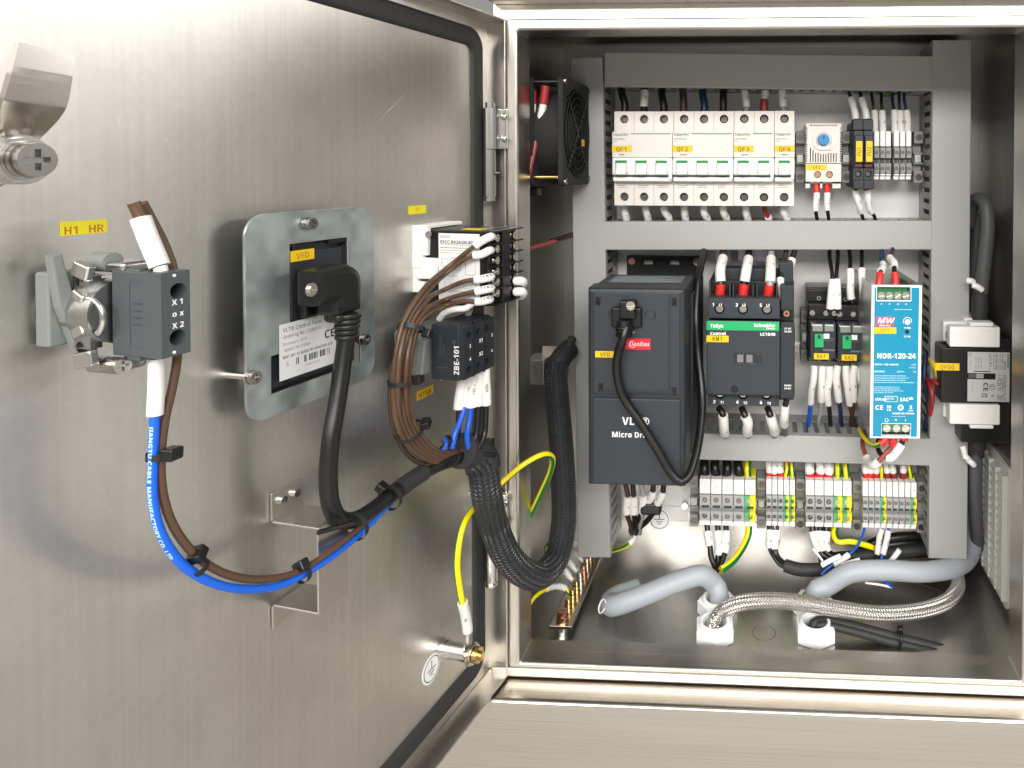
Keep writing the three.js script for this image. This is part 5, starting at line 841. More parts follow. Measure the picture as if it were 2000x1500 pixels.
// ================= wires of the bottom row =================
{
  const z = -0.143, top = (x, m, r, label, fer, sl, group) => put(label, m, r, [[x - 1, 898, -0.15], [x, 915, z], [x, 930, z], [x, 945, z]], { sleeves: sl ? [[0.1, 0.52, sl]] : [], ferrules: fer ? [[0.52, 1, fer, 1.5]] : [], fat: 1.45, group });
  const word = ['first', 'second', 'third', 'fourth', 'fifth', 'sixth', 'seventh', 'eighth', 'ninth'];
  [1376, 1398, 1420, 1442].forEach((x, i) => top(x, M.black, 0.0044, `thick black wire above the wide grey terminals, ${word[i]} from the drive`, null, null));
  top(1462, M.earthWire, 0.0034, 'green and yellow wire above the wide earth terminal beside the drive');
  [1501, 1513, 1525].forEach((x, i) => top(x, M.wireGrey, 0.0021, `white sleeved wire with red ferrule above the narrow group of five, ${word[i]} one`, M.red, 'UVW'[i]));
  [1537, 1548].forEach((x, i) => top(x, M.earthWire, 0.0021, `green and yellow wire above the narrow group of five, ${i ? 'right' : 'left'} one`));
  [1582, 1601, 1619].forEach((x, i) => top(x, M.wireGrey, 0.003, `thick white sleeved wire with red ferrule above the wide right group, ${word[i]} one`, M.red, ['U1', 'V1', 'W1'][i]));
  [1637, 1653].forEach((x, i) => top(x, M.earthWire, 0.003, `green and yellow wire above the wide right group of five, ${i ? 'right' : 'left'} one`));
  [1690, 1701, 1712].forEach((x, i) => top(x, M.wireGrey, 0.0021, `white sleeved wire with red ferrule above the group of nine, ${word[i]} one`, M.red, String(41 + i)));
  top(1722, M.earthWire, 0.002, 'green and yellow wire above the group of nine, left one');
  [1733, 1745].forEach((x, i) => top(x, M.wireGrey, 0.0021, `white sleeved wire with dark red ferrule above the group of nine, ${i ? 'right' : 'left'} one`, M.darkRed, String(45 + i)));
  top(1766, M.wireGrey, 0.0021, 'white sleeved wire with dark red ferrule next to the right earth terminal', M.darkRed, '47'); top(1777, M.earthWire, 0.002, 'green and yellow wire above the group of nine, right one');
  const low = -0.145;
  [[1381, 1388, 1397], [1402, 1404, 1400], [1418, 1412, 1404]].forEach(([x0, x1, x2], i) => put(`black wire with white sleeve under the wide grey terminals, ${word[i]} one`, M.black, 0.0027, [[x0, 1022, low], [x0 + 1, 1040, low + 0.004], [(x0 + x1) / 2 + 1, 1066, low + 0.008], [x1, 1086, low + 0.012], [x2, 1112, low + 0.02], [x2 - 20, 1128, low + 0.03]], { sleeves: [[0.12, i ? 0.5 : 0.36, String(51 + i)]], fat: 1.5 }));
  put('green and yellow wire curving down from the wide earth terminal to the grey cable', M.earthWire, 0.0033, [[1463, 1024, low + 0.005], [1460, 1046, low + 0.01], [1448, 1074, low + 0.02], [1428, 1098, low + 0.035], [1408, 1114, low + 0.045]], {});
  [[1500, 1507, 1522], [1508, 1514, 1530], [1518, 1519, 1537]].forEach(([x0, x1, x2], i) => put(`black wire with white sleeve under the narrow group of five, ${word[i]} one`, M.black, 0.0019, [[x0, 1024, low], [x0 + 1, 1045, low + 0.004], [x1 - 4 + i, 1068, low + 0.006], [x1 + 2, 1086, low + 0.01], [x2, 1104, low + 0.016], [x2 + 22, 1112, low + 0.02]], { sleeves: [[0.1, 0.42, String(55 + i)]], fat: 1.6 }));
  wire('heat_shrink', 'black heat shrink tube gathering the wires of the narrow group', 'heat shrink', [at(1532, 1104, low + 0.018), at(1560, 1112, low + 0.02), at(1600, 1112, low + 0.02), at(1630, 1106, low + 0.012)], 0.0058, M.rubber, { body: 'tube', radial: 18 });
  [[1586, 1594, 1618], [1602, 1604, 1628], [1614, 1612, 1636]].forEach(([x0, x1, x2], i) => put(`black wire with white sleeve under the wide right group, ${word[i]} one`, M.black, 0.0029, [[x0, 1026, low], [x0 + 1, 1045, low + 0.004], [x1 + 2, 1068, low + 0.006], [x1 + 10, 1082, low + 0.008], [x2 + 14, 1094, low + 0.01], [x2 + 60, 1098, low + 0.006]], { sleeves: [[0.08, 0.36, String(61 + i)]], fat: 1.45 }));
  put('green and yellow wire looping right under the wide right group', M.earthWire, 0.003, [[1634, 1026, low], [1630, 1044, low + 0.006], [1634, 1056, low + 0.01], [1660, 1058, low + 0.01], [1700, 1066, low + 0.004], [1716, 1074, low - 0.004]], {});
  [[1600, 1080], [1640, 1076]].forEach(([x, y], i) => wire('black_cable', `black cable behind the blue wires at the back of the floor, ${i ? 'upper' : 'lower'} one`, 'cable', [at(x, y + 14, low + 0.004), at(x + 60, y + 8, low), at(x + 120, y + 2, low - 0.004), at(x + 190, y - 4, low - 0.01)], 0.0058, M.rubber, { body: 'sheath', radial: 14 }));
  put('thin blue wire slanting from the group of nine to two white tubes', M.blue, 0.0012, [[1689, 1030, low + 0.004], [1684, 1052, low + 0.012], [1668, 1072, low + 0.022], [1650, 1088, low + 0.03], [1622, 1108, low + 0.036], [1604, 1122, low + 0.04]], { sleeves: [[0.52, 0.78, '']], fat: 2.1 });
  [[1605, 1104, 1642, 1086], [1644, 1106, 1680, 1094]].forEach(([x0, y0, x1, y1], i) => wire('white_tube', `white sleeve tube lying beside the thin blue wire, ${i ? 'right' : 'left'} one`, 'sleeve', [at(x0, y0, low + 0.04), at((x0 + x1) / 2, (y0 + y1) / 2 - 1, low + 0.04), at(x1, y1, low + 0.04)], 0.0023, M.sleeve, { body: 'tube' }));
  put('thin white wire poking up left of the blue wire', M.sleeve, 0.0011, [[1588, 1072, low + 0.03], [1600, 1088, low + 0.034], [1612, 1104, low + 0.036]], {});
  put('dark wire with white tag under the green terminal of the group of nine', M.black, 0.0013, [[1723, 1028, low], [1718, 1050, low + 0.006], [1711, 1084, low + 0.012], [1708, 1100, low + 0.014]], { sleeves: [[0.1, 0.75, '1XT0']], fat: 2.0 });
  put('thin blue wire with white tag under the group of nine', M.blue, 0.0013, [[1736, 1028, low + 0.002], [1731, 1052, low + 0.01], [1725, 1085, low + 0.016], [1719, 1106, low + 0.02], [1716, 1128, low + 0.03], [1742, 1146, low + 0.04]], { sleeves: [[0.08, 0.42, '1XT1']], fat: 2.0 });
  wire('white_tube', 'white sleeve tube lying beside the upright duct', 'sleeve', [at(1732, 1106, low + 0.03), at(1745, 1090, low + 0.03), at(1757, 1074, low + 0.03)], 0.0024, M.sleeve, { body: 'tube' });
  put('thin white wire lying on the floor behind the grey cable', M.sleeve, 0.001, [[1690, 1138, -0.11], [1716, 1142, -0.108], [1742, 1147, -0.106]], {});
  for (const [i, x] of [0, 1, 2].entries()) put(`black bundle lying below the group of nine, ${word[i]} strand`, M.black, 0.0045, [[1660 + x * 10, 1092 - x * 6, low - 0.006], [1710, 1078 - x * 9, low - 0.008], [1760, 1070 - x * 10, low - 0.012], [1812, 1072 - x * 12, low - 0.018]], {});
}

// ================= on the open door =================
// a point of the photograph on the door-frame plane x = const (the side of a device that faces the camera)
function onSide(px, py, x) { const o = camera.position.clone().applyMatrix4(doorInverse), d = sight(px, py).transformDirection(doorInverse); return o.addScaledVector(d, (x - o.x) / d.x); }
const doorPts = (list, w) => list.map(([x, y]) => { const q = onDoor(x, y, w); return [q.x, q.y]; });
const ccw = (p) => { let a = 0; for (let i = 0; i < p.length; i++) { const [x, y] = p[i], [u, v] = p[(i + 1) % p.length]; a += x * v - u * y; } return a < 0 ? p.slice().reverse() : p; };
const cw = (p) => ccw(p).slice().reverse();
const upright = (list, w) => { const q = list.map(([x, y]) => onDoor(x, y, w)); return { l: (q[0].x + q[3].x) / 2, r: (q[1].x + q[2].x) / 2, t: (q[0].y + q[1].y) / 2, b: (q[2].y + q[3].y) / 2 }; };
// keypad with its zinc mounting frame
{
  const o = thing('drive_keypad', 'back of the drive keypad in a rounded zinc mounting frame on the door', 'keypad'), w = 0.0125;
  const f = upright([[480, 419], [732, 402], [732, 745], [479, 825]], w), R = 0.011, W = f.r - f.l, H = f.t - f.b;
  const X = (u) => f.l + W * u, Y = (v) => f.t - H * v;
  const frame = roundRect(f.l, f.r, f.b, f.t, R);
  const cut = [[0.3, 0.165], [0.755, 0.165], [0.755, 0.72], [0.865, 0.72], [0.865, 0.885], [0.165, 0.885], [0.165, 0.70], [0.3, 0.70]].map(([u, v]) => [X(u), Y(v)]);
  frame.holes.push(new THREE.Path(cw(cut).map(([x, y]) => new THREE.Vector2(x, y))));
  part(o, 'mounting_frame', slab(frame, 0.0016, w - 0.0016, 0.0004), M.zinc);
  const seal = roundRect(f.l + 0.014, f.r - 0.008, f.b + 0.003, f.t - 0.012, R); part(o, 'seal', slab(seal, 0.003, 0.0002), M.rubber);
  part(o, 'housing', [span(X(0.18), X(0.85), Y(0.875), Y(0.18), 0.0044, w - 0.003, 0.001), span(X(0.31), X(0.745), Y(0.86), Y(0.21), w - 0.004, w - 0.0006, 0.001)], M.slate);
  part(o, 'catch', [span(X(0.33), X(0.5), Y(0.2), Y(0.17), w - 0.003, w - 0.0004, 0.0004), span(X(0.6), X(0.75), Y(0.19), Y(0.165), w - 0.003, w - 0.0002, 0.0004), span(X(0.715), X(0.745), Y(0.4), Y(0.2), w - 0.003, w, 0.0004)], M.black);
  for (const [px, py] of [[614, 437], [719, 664], [503, 738]]) { const q = onDoor(px, py, w + 0.005); const s = part(o, 'screw', [crossHead(0.0031, 0.0026).translate(0, 0, 0), cyl(0.0034, 0.0008, 0, 0, -0.0031, 'z', 20)], M.screw); s.position.set(q.x, q.y, w + 0.0044); part(s, 'pillar', [cyl(0.0017, w + 0.003, 0, 0, -(w + 0.004) / 2 - 0.002, 'z', 12), cyl(0.003, 0.0014, 0, 0, -0.0042, 'z', 6)], M.chrome); }
  const L = upright([[545, 633], [656, 609], [656, 712], [545, 741]], w + 0.0002);
  printOn(o, L.r - L.l, L.t - L.b, (L.l + L.r) / 2, (L.t + L.b) / 2, w + 0.0003, (c, A, B) => {
    paper(c, A, B, '#d6d7d9'); const u = A / 36, v = B / 36; say(c, 'VLT® Control Panel LCP 12', 2.4 * u, 4.2 * v, 3.1 * u, '#333', { wide: 0.9 }); say(c, 'Ordering No: 132B0101', 2.4 * u, 9 * v, 2.5 * u, '#444', { wide: 0.92 }); say(c, 'Enclosure: IP21', 2.4 * u, 13 * v, 2.1 * u, '#666'); say(c, 'CE', 28 * u, 14 * v, 6 * u, '#222', { bold: true }); say(c, 'MADE IN CHINA', 3 * u, 17.5 * v, 2.2 * u, '#666'); say(c, '8001 301 12 MADE BY DANFOSS A/S', 2 * u, 21.2 * v, 1.9 * u, '#555', { bold: true }); c.fillStyle = '#333'; for (let x = 9; x < 32; x += 1) if (rnd() > 0.32) c.fillRect(x * u, 24 * v, rr(0.3, 0.85) * u, 4.4 * v); say(c, 'S', 4 * u, 26 * v, 3 * u, '#555'); say(c, '01401G231', 16 * u, 30.4 * v, 1.8 * u, '#777');
  }, { solid: true, name: 'rating_label', dpm: 9 });
  const lq = onDoor(573, 501, w); stickerOn(o, 'VFD', 0.0146, 0.0056, Math.max(lq.x, X(0.305) + 0.0075), lq.y, w - 0.0004, { size: 0.74, ink: '#a8860c' });
  finish(o, doorMatrix);
}
// its plug and cable
{
  const o = thing('keypad_cable', 'thick black cable with an angled plug leaving the keypad and joining the door harness', 'cable'), w = 0.013;
  const a = onDoor(588, 528, w + 0.003), b = onDoor(660, 603, w + 0.003);
  part(o, 'plug_foot', [span(a.x, b.x, b.y, a.y, w - 0.0005, w + 0.0055, 0.0012), span(a.x + 0.006, b.x, b.y + 0.0028, a.y - 0.0028, w + 0.002, w + 0.012, 0.0016)], M.black);
  const s = onDoor(612, 566, 0.036); part(o, 'plug_screw', [crossHead(0.0022, 0.002).translate(s.x, s.y, 0.0362), cyl(0.0034, 0.0006, s.x, s.y, 0.0349, 'z', 20)], M.tinned);
  const c1 = onDoor(678, 616, 0.03);
  const k0 = onDoor(612, 528, 0.034), k1 = onDoor(709, 606, 0.034);
  const elbow = new THREE.Shape(), W2 = k1.x - k0.x, H2 = k0.y - k1.y, x0 = k0.x + W2 * 0.1, xb = k0.x + W2 * 0.44, R2 = H2 * 0.42;
  elbow.moveTo(x0, k0.y - 0.0012); elbow.lineTo(k1.x - R2, k0.y); elbow.absarc(k1.x - R2, k0.y - R2, R2, PI / 2, 0, true); elbow.lineTo(k1.x - 0.0004, k1.y + 0.002); elbow.quadraticCurveTo(k1.x - 0.0006, k1.y, k1.x - 0.003, k1.y); elbow.lineTo(xb + 0.002, k1.y); elbow.quadraticCurveTo(xb, k1.y, xb, k1.y + 0.003); elbow.lineTo(xb, k0.y - H2 * 0.72); elbow.lineTo(x0, k0.y - H2 * 0.72); elbow.lineTo(x0, k0.y - 0.0012);
  part(o, 'plug', [slab(elbow, 0.0165, 0.0185, 0.0042), box((k1.x - xb) * 0.72, 0.006, 0.011, (k1.x + xb) / 2, k1.y - 0.0015, 0.0275, 0.003)], M.black);
  const cc = curveOf([onDoor(679, 610, 0.03), onDoor(676, 660, 0.03), onDoor(668, 720, 0.03), onDoor(658, 790, 0.031), onDoor(646, 860, 0.032), onDoor(641, 930, 0.032), onDoor(646, 985, 0.032), onDoor(662, 1014, 0.031), onDoor(690, 1016, 0.031), onDoor(724, 998, 0.031), onDoor(770, 962, 0.031), onDoor(825, 924, 0.031), onDoor(880, 898, 0.034), onDoor(925, 884, 0.036)]);
  for (let i = 0; i < 5; i++) { const p = cc.getPointAt(0.008 + i * 0.0125), t = cc.getTangentAt(0.02); part(o, 'strain_relief', new THREE.TorusGeometry(0.0052 - i * 0.0003, 0.0017, 8, 24).applyQuaternion(new THREE.Quaternion().setFromUnitVectors(V(0, 0, 1), t)).translate(p.x, p.y, p.z), M.black); }
  part(o, 'sheath', hose(cc, 0.0043, 90, 16, 0, 1), M.black);
  part(o, 'sleeve', [hose(cc, 0.0052, 20, 16, 0.7, 0.8)], M.rubber);
  finish(o, doorMatrix);
}
// lamp blocks: local x towards the hinge, built from the side that faces the camera
{
  const o = thing('lamp_block', 'grey indicator lamp block with two round screw holes, nearest the door latch', 'lamp block');
  const w1 = 0.05, e = upright([[318, 532], [370, 526], [370, 690], [316, 702]], w1), w0 = onSide(218, 620, e.l).z, ym = (e.t + e.b) / 2;
  part(o, 'light_block', [span(e.l, e.r, e.b, e.t, w0, w1 - 0.008, 0.0007), ...drilled(e.l - 0.0003, e.r + 0.0003, e.b + 0.0002, e.t - 0.0002, w1 - 0.009, w1, [onDoor(348, 568, w1), onDoor(347, 659, w1)].map((q) => [q.x, q.y, 0.003]), 0.0088), span(e.l + 0.0004, e.r, e.b - 0.002, e.t + 0.001, w0 + 0.006, w1 - 0.012, 0.001)], M.deviceGrey);
  const t = onDoor(347, 612, w1); printOn(o, 0.0085, 0.0125, t.x, t.y, w1 + 0.0002, (c, A, B) => { for (const [k, y] of [['X 1', 0.16], ['o x', 0.5], ['X 2', 0.85]]) say(c, k, A / 2, B * y, 3.1, '#e8eaea', { align: 'center', bold: true }); });
  for (const py of [538, 688]) { const d = onDoor(340, py, w1); part(o, 'dot', cyl(0.0006, 0.0003, d.x, d.y, w1 + 0.0001, 'z', 10), M.white); }
  printOn(o, 0.016, 0.026, e.l - 0.0002, ym, w0 + 0.016, (c, A, B) => { c.strokeStyle = '#49535c'; c.lineWidth = 0.5; c.strokeRect(1, 1, A - 2, B - 2); lines(c, 3, 9, 8, 4, 2.6, 0.5, '#3c454d'); }, { turnY: -PI / 2, dpm: 5 });
  const wc = onSide(146, 610, e.l - 0.004).z;
  // metal collar and its locking plate
  const xm = (e.l + e.r) / 2, zc = Math.max(0.005, wc);
  part(o, 'collar', [cyl(0.0125, w0 - 0.002, xm, ym, w0 / 2, 'z', 30), ...drilled(zc, w0 - 0.004, e.b + 0.003, e.t - 0.002, 0, 0.004, [[zc + 0.0035, ym + 0.012, 0.0019], [zc + 0.0032, ym - 0.0125, 0.0021], [w0 - 0.0075, ym + 0.0135, 0.0013], [w0 - 0.0075, ym - 0.014, 0.0015]], 0.0035).map((g) => g.rotateY(-PI / 2).translate(e.l - 0.0005, 0, 0)), span(e.l, e.r + 0.008, e.b + 0.0045, e.t - 0.0035, zc, w0 - 0.006, 0.0016)], M.castMetal);
  part(o, 'ring_nut', cyl(0.0135, 0.004, xm, ym, 0.0025, 'z', 24), M.deviceGreyLight);
  for (const [y, h, z, d, t] of [[0.0165, 0.006, 0.55, 0.008, 0.3], [-0.0165, 0.006, 0.6, 0.009, -0.2], [0.007, 0.0035, 0.42, 0.006, 0.5], [-0.006, 0.004, 0.4, 0.006, -0.4], [0.0005, 0.003, 0.62, 0.007, 0]]) part(o, 'collar_lug', box(0.0032, h, d, 0, 0, 0, 0.0009).rotateX(t).translate(e.l - 0.0054, ym + y, zc + (w0 - zc) * z), M.chrome);
  part(o, 'collar_bore', new THREE.TorusGeometry(0.0072, 0.0011, 8, 26, PI * 1.2).rotateY(-PI / 2).rotateX(0.9).translate(e.l - 0.0049, ym - 0.001, w0 - 0.004), M.chrome);
  part(o, 'collar_jaw', span(e.l - 0.003, e.r, e.b - 0.0065, e.b - 0.001, w0 - 0.01, w0 + 0.004, 0.0016), M.castMetal); part(o, 'collar_jaw', span(e.l, e.r, e.t - 0.0005, e.t + 0.003, w0 - 0.009, w0 + 0.006, 0.0014), M.castMetal);
  const sc = onDoor(232, 714, w0 + 0.004); part(o, 'collar_screw', [cyl(0.0032, 0.006, sc.x, sc.y, w0 + 0.002, 'z', 18), crossHead(0.0031).translate(sc.x, sc.y, w0 + 0.0062)], M.screw);
  part(o, 'collar_knob', cyl(0.0038, 0.009, e.l + 0.003, e.t + 0.0025, w0 * 0.7, 'z', 16), M.deviceGreyLight);
  const lp = ccw(doorPts([[94, 500], [116, 494], [166, 676], [148, 692], [112, 600]], 0.012)); part(o, 'lock_lever', [slab(poly(lp), 0.004, 0.0095, 0.0006), span(lp[0][0] - 0.001, lp[0][0] + 0.012, ym - 0.012, ym + 0.016, 0.002, 0.009, 0.001)], M.deviceGreyLight);
  finish(o, doorMatrix);
}
{
  const o = thing('lamp_block', 'dark indicator lamp block printed ZBE-101 below the temperature controller', 'lamp block');
  const w1 = 0.05, e = upright([[905, 636], [966, 616], [966, 720], [905, 742]], w1), w0 = onSide(842, 690, e.l).z, ym = (e.t + e.b) / 2;
  part(o, 'contact_block', [span(e.l, e.r, e.b, e.t, w0, w1 - 0.003, 0.0008), ...drilled(e.l + 0.0006, e.r - 0.0006, e.b + 0.0008, e.t - 0.0008, w1 - 0.004, w1, [916, 934, 952].flatMap((px) => [0.0105, -0.0115].map((dy) => [onDoor(px, 675, w1).x, ym + dy, 0.0023])), 0.0036)], M.slate);
  part(o, 'block_seam', [1, 2].map((k) => span(e.l + (e.r - e.l) * k / 3 - 0.0002, e.l + (e.r - e.l) * k / 3 + 0.0002, e.b, e.t, w1 - 0.002, w1 + 0.0002)), M.black);
  printOn(o, e.r - e.l, 0.013, (e.l + e.r) / 2, ym, w1 + 0.0002, (c, A, B) => { say(c, '3', A * 0.2, B * 0.25, 3.4, '#eee', { bold: true, align: 'center' }); say(c, '4', A * 0.2, B * 0.88, 3.4, '#eee', { bold: true, align: 'center' }); say(c, 'X1', A * 0.54, B * 0.2, 3.6, '#eee', { bold: true, align: 'center' }); say(c, '○✕', A * 0.54, B * 0.52, 2.8, '#eee', { align: 'center' }); say(c, 'X2', A * 0.54, B * 0.86, 3.6, '#eee', { bold: true, align: 'center' }); say(c, '3', A * 0.9, B * 0.1, 3, '#eee', { bold: true, align: 'center' }); say(c, '4', A * 0.9, B * 0.9, 3, '#eee', { bold: true, align: 'center' }); });
  printOn(o, w1 - w0 - 0.002, e.t - e.b - 0.004, e.l - 0.0002, ym, (w0 + w1) / 2 - 0.001, (c, A, B) => { say(c, 'ZBE-101', A * 0.86, B * 0.93, Math.min(5, A * 0.24), '#dfe3e6', { bold: true, turn: -PI / 2 }); say(c, 'CE ⊕', A * 0.8, B * 0.32, 2.4, '#79828a', { turn: -PI / 2 }); say(c, 'Schneider', A * 0.3, B * 0.55, 3, '#525c66', { turn: -PI / 2 }); say(c, 'Electric', A * 0.45, B * 0.5, 2.4, '#525c66', { turn: -PI / 2 }); lines(c, A * 0.2, B * 0.8, A * 0.4, 2, 1.6, 0.4, '#4a545c'); }, { turnY: -PI / 2, dpm: 7 });
  part(o, 'collar', [cyl(0.013, w0, (e.l + e.r) / 2, ym, w0 / 2, 'z', 28), span(e.l - 0.006, e.r + 0.004, e.b + 0.003, e.t - 0.004, 0.004, w0 - 0.003, 0.0016)], M.deviceGreyLight);
  part(o, 'lock_lever', [box(0.003, 0.025, 0.007, 0, 0, 0, 0.001).rotateX(0.22).translate(e.l - 0.008, ym - 0.004, w0 - 0.012), box(0.003, 0.027, 0.006, 0, 0, 0, 0.001).rotateX(0.12).translate(e.l - 0.005, ym - 0.005, w0 - 0.004)], M.deviceGreyLight);
  const q = onDoor(868, 738, w0); part(o, 'collar_screw', crossHead(0.0026).translate(q.x, q.y, w0), M.screw);
  finish(o, doorMatrix);
}
// temperature controller
const TC = {};
{
  const o = thing('temperature_controller', 'black temperature controller with a white clip, white label and terminal screws on the door', 'temperature controller');
  const w1 = 0.056, e = upright([[958, 450], [1014, 444], [1014, 580], [958, 602]], w1), w0 = onSide(836, 520, e.l).z, ym = (e.t + e.b) / 2; Object.assign(TC, e, { w1, w0 });
  part(o, 'housing', [span(e.l, e.r, e.b, e.t, 0.001, w1 - 0.006, 0.0008), span(e.l + 0.0004, e.r - 0.0004, e.b + 0.0004, e.t - 0.0004, w1 - 0.0065, w1 - 0.002, 0.0004)], M.black);
  const rows = [462, 483, 505, 526, 547, 568].map((py) => onDoor(985, py, w1).y);
  const bars = []; for (let i = 0; i <= 6; i++) { const y = i === 0 ? e.t - 0.0006 : i === 6 ? e.b + 0.0012 : (rows[i - 1] + rows[i]) / 2; bars.push(y); part(o, 'barrier', span(e.l + 0.001, e.r + 0.0004, y - 0.0005, y + 0.0005, w1 - 0.004, w1 + 0.003), M.black); }
  part(o, 'centre_wall', [span(e.l + 0.0105, e.l + 0.0195, e.b + 0.0006, e.t - 0.0006, w1 - 0.004, w1 + 0.0025, 0.0005)], M.black);
  for (const y of rows) for (const x of [e.l + 0.0065, e.r - 0.007]) { const s = part(o, 'terminal_screw', crossHead(0.0026, 0.002), M.tinned); s.position.set(x, y, w1 + 0.0012); part(s, 'clamp', box(0.006, 0.0046, 0.001, 0, 0, -0.0025), M.screw); }
  // white clip-on adapter, in the plane of the side
  const clip = [[778, 448], [836, 445], [834, 499], [816, 499], [816, 503], [852, 505], [850, 545], [815, 545], [815, 549], [829, 551], [829, 571], [801, 571], [800, 602], [782, 601], [780, 560], [776, 480]].map(([x, y]) => { const q = onSide(x, y, e.l - 0.003); return [q.z, q.y]; });
  part(o, 'clip', [slab(poly(ccw(clip)), 0.0034, 0, 0.0005).rotateY(-PI / 2).translate(e.l + 0.0002, 0, 0)], M.clipWhite = std({ color: lin(0.82, 0.82, 0.8), roughness: 0.4 }));
  const zc0 = clip[0][0], zc1 = clip[1][0]; part(o, 'clip_top', [span(e.l - 0.003, e.r + 0.002, e.t + 0.0004, e.t + 0.0028, zc0, zc1 - 0.002, 0.0006), span(e.l - 0.0036, e.l + 0.0002, e.t - 0.016, e.t - 0.0165 - 0.009, zc0 + 0.004, zc1 - 0.004, 0.0004)], M.clipWhite);
  const rib = onSide(786, 572, e.l - 0.004); part(o, 'clip_boss', cyl(0.0026, 0.004, e.l - 0.004, rib.y, rib.z - 0.002, 'x', 16), M.clipWhite);
  const cs = onSide(836, 458, e.l - 0.004); part(o, 'clip_screw', crossHead(0.0022).rotateY(PI / 2 * -1).translate(e.l - 0.0042, cs.y, cs.z), M.tinned);
  const la = onSide(857, 455, e.l), lb = onSide(938, 590, e.l);
  printOn(o, lb.z - la.z, la.y - lb.y, e.l - 0.0003, (la.y + lb.y) / 2, (la.z + lb.z) / 2, (c, A, B) => {
    paper(c, A, B, '#dededc'); say(c, 'omron', 1.2, 2.6, 2.6, '#445', {}); say(c, 'E5CC-RX2ASM-800', 1.2, 5.3, 2.9, '#222', { bold: true, wide: Math.min(1.05, (A - 2) / 25) }); lines(c, 1.2, 7.5, A - 4, 1, 1, 0.5, '#999'); c.fillStyle = '#555'; c.fillRect(1.2, 9.4, A - 3, 0.35); lines(c, 1.2, 11.2, A - 6, 1, 1, 0.45, '#999'); c.fillRect(1.2, 12.8, A - 8, 0.3);
    c.strokeStyle = '#8f9aa6'; c.lineWidth = 0.3; for (const [x, y, w, h] of [[2, 17, 4, 5], [8, 16, 6, 8], [17, 17, 6, 10], [4, 28, 8, 7], [16, 30, 7, 6]]) c.strokeRect(x * A / 26, y, w * A / 26, h); for (let i = 0; i < 20; i++) say(c, String(1 + (i % 18)), rr(1, A - 3), rr(16, B - 8), 1.6, '#9aa4ae'); c.fillStyle = '#777'; c.fillRect(1, B - 6.5, A - 3, 0.3);
  }, { turnY: -PI / 2, solid: true, name: 'wiring_label', dpm: 8 });
  part(o, 'yellow_mark', span(e.l + 0.004, e.l + 0.012, e.t + 0.0001, e.t + 0.0004, w1 - 0.024, w1 - 0.01), M.yellow);
  finish(o, doorMatrix);
}
// door stickers
function doorSticker(label, text, quad, opt = {}) { const f = upright(quad, 0.0002), o = thing('device_sticker', label, 'sticker', undefined); stickerOn(o, text, f.r - f.l, f.t - f.b, (f.l + f.r) / 2, (f.t + f.b) / 2, 0.0001, { ...opt, color: opt.color || '#e2d512' }); const m = o.children[0]; delete m.userData.label; if (opt.turnZ) m.rotation.z = opt.turnZ; finish(o, doorMatrix); }
doorSticker('long yellow sticker above the grey lamp block near the latch', 'H1 HR', [[117, 432], [209, 429], [209, 456], [117, 459]], { ink: '#b0720c', size: 0.7, wide: 1.2 });
doorSticker('small yellow sticker above the temperature controller', 'TC', [[798, 403], [832, 400], [832, 415], [798, 420]], { ink: '#b49c10', size: 0.66 });
doorSticker('small yellow H1SA sticker below the lamp block printed ZBE-101', 'H1SA', [[814, 764], [846, 752], [846, 769], [814, 782]], { color: '#dcae14', ink: '#4a3a08', size: 0.8 });
// hat-shaped steel bracket low on the door
{
  const o = thing('cable_bracket', 'bent steel bracket standing off the door, holding the cable loop', 'bracket'), w = 0.03, T = 0.0013;
  const a = onDoor(621, 1032, w), b = onDoor(679, 1000, w), c = onDoor(621, 1204, w), x0 = a.x, x1 = b.x;
  part(o, 'front_plate', span(x0, x1, c.y, a.y, w - T, w, 0.0004), M.steel);
  part(o, 'upper_arm', [span(x0, x1, a.y - T, a.y, 0.0016, w - T, 0.0003), span(x0, x1, a.y, a.y + 0.014, 0.0003, 0.0016, 0.0003)], M.steel);
  part(o, 'lower_arm', [span(x0, x1, c.y, c.y + T, 0.0016, w - T, 0.0003), span(x0, x1, c.y - 0.012, c.y, 0.0003, 0.0016, 0.0003)], M.steel);
  for (const k of [0.3, 0.72]) part(o, 'weld_nut', cyl(0.0022, 0.002, x0 + (x1 - x0) * k, a.y + 0.0085, 0.0024, 'z', 6), M.chrome);
  finish(o, doorMatrix);
}
// a cable tie round world point p, axis t
function tie(label, p, t, r, head) {
  const o = thing('cable_tie', label, 'cable tie', undefined), q = new THREE.Quaternion().setFromUnitVectors(V(0, 0, 1), t.clone().normalize());
  part(o, 'strap', new THREE.CylinderGeometry(r, r, 0.0026, 26, 1, true).rotateX(PI / 2).applyQuaternion(q).translate(p.x, p.y, p.z), M.tieBlack ||= std({ color: lin(0.012), roughness: 0.5, side: THREE.DoubleSide }));
  part(o, 'head', box(0.0052, 0.006, 0.0048, 0, 0, 0, 0.0008).applyQuaternion(q).translate(p.x + head.x, p.y + head.y, p.z + head.z), M.black);
  return finish(o);
}
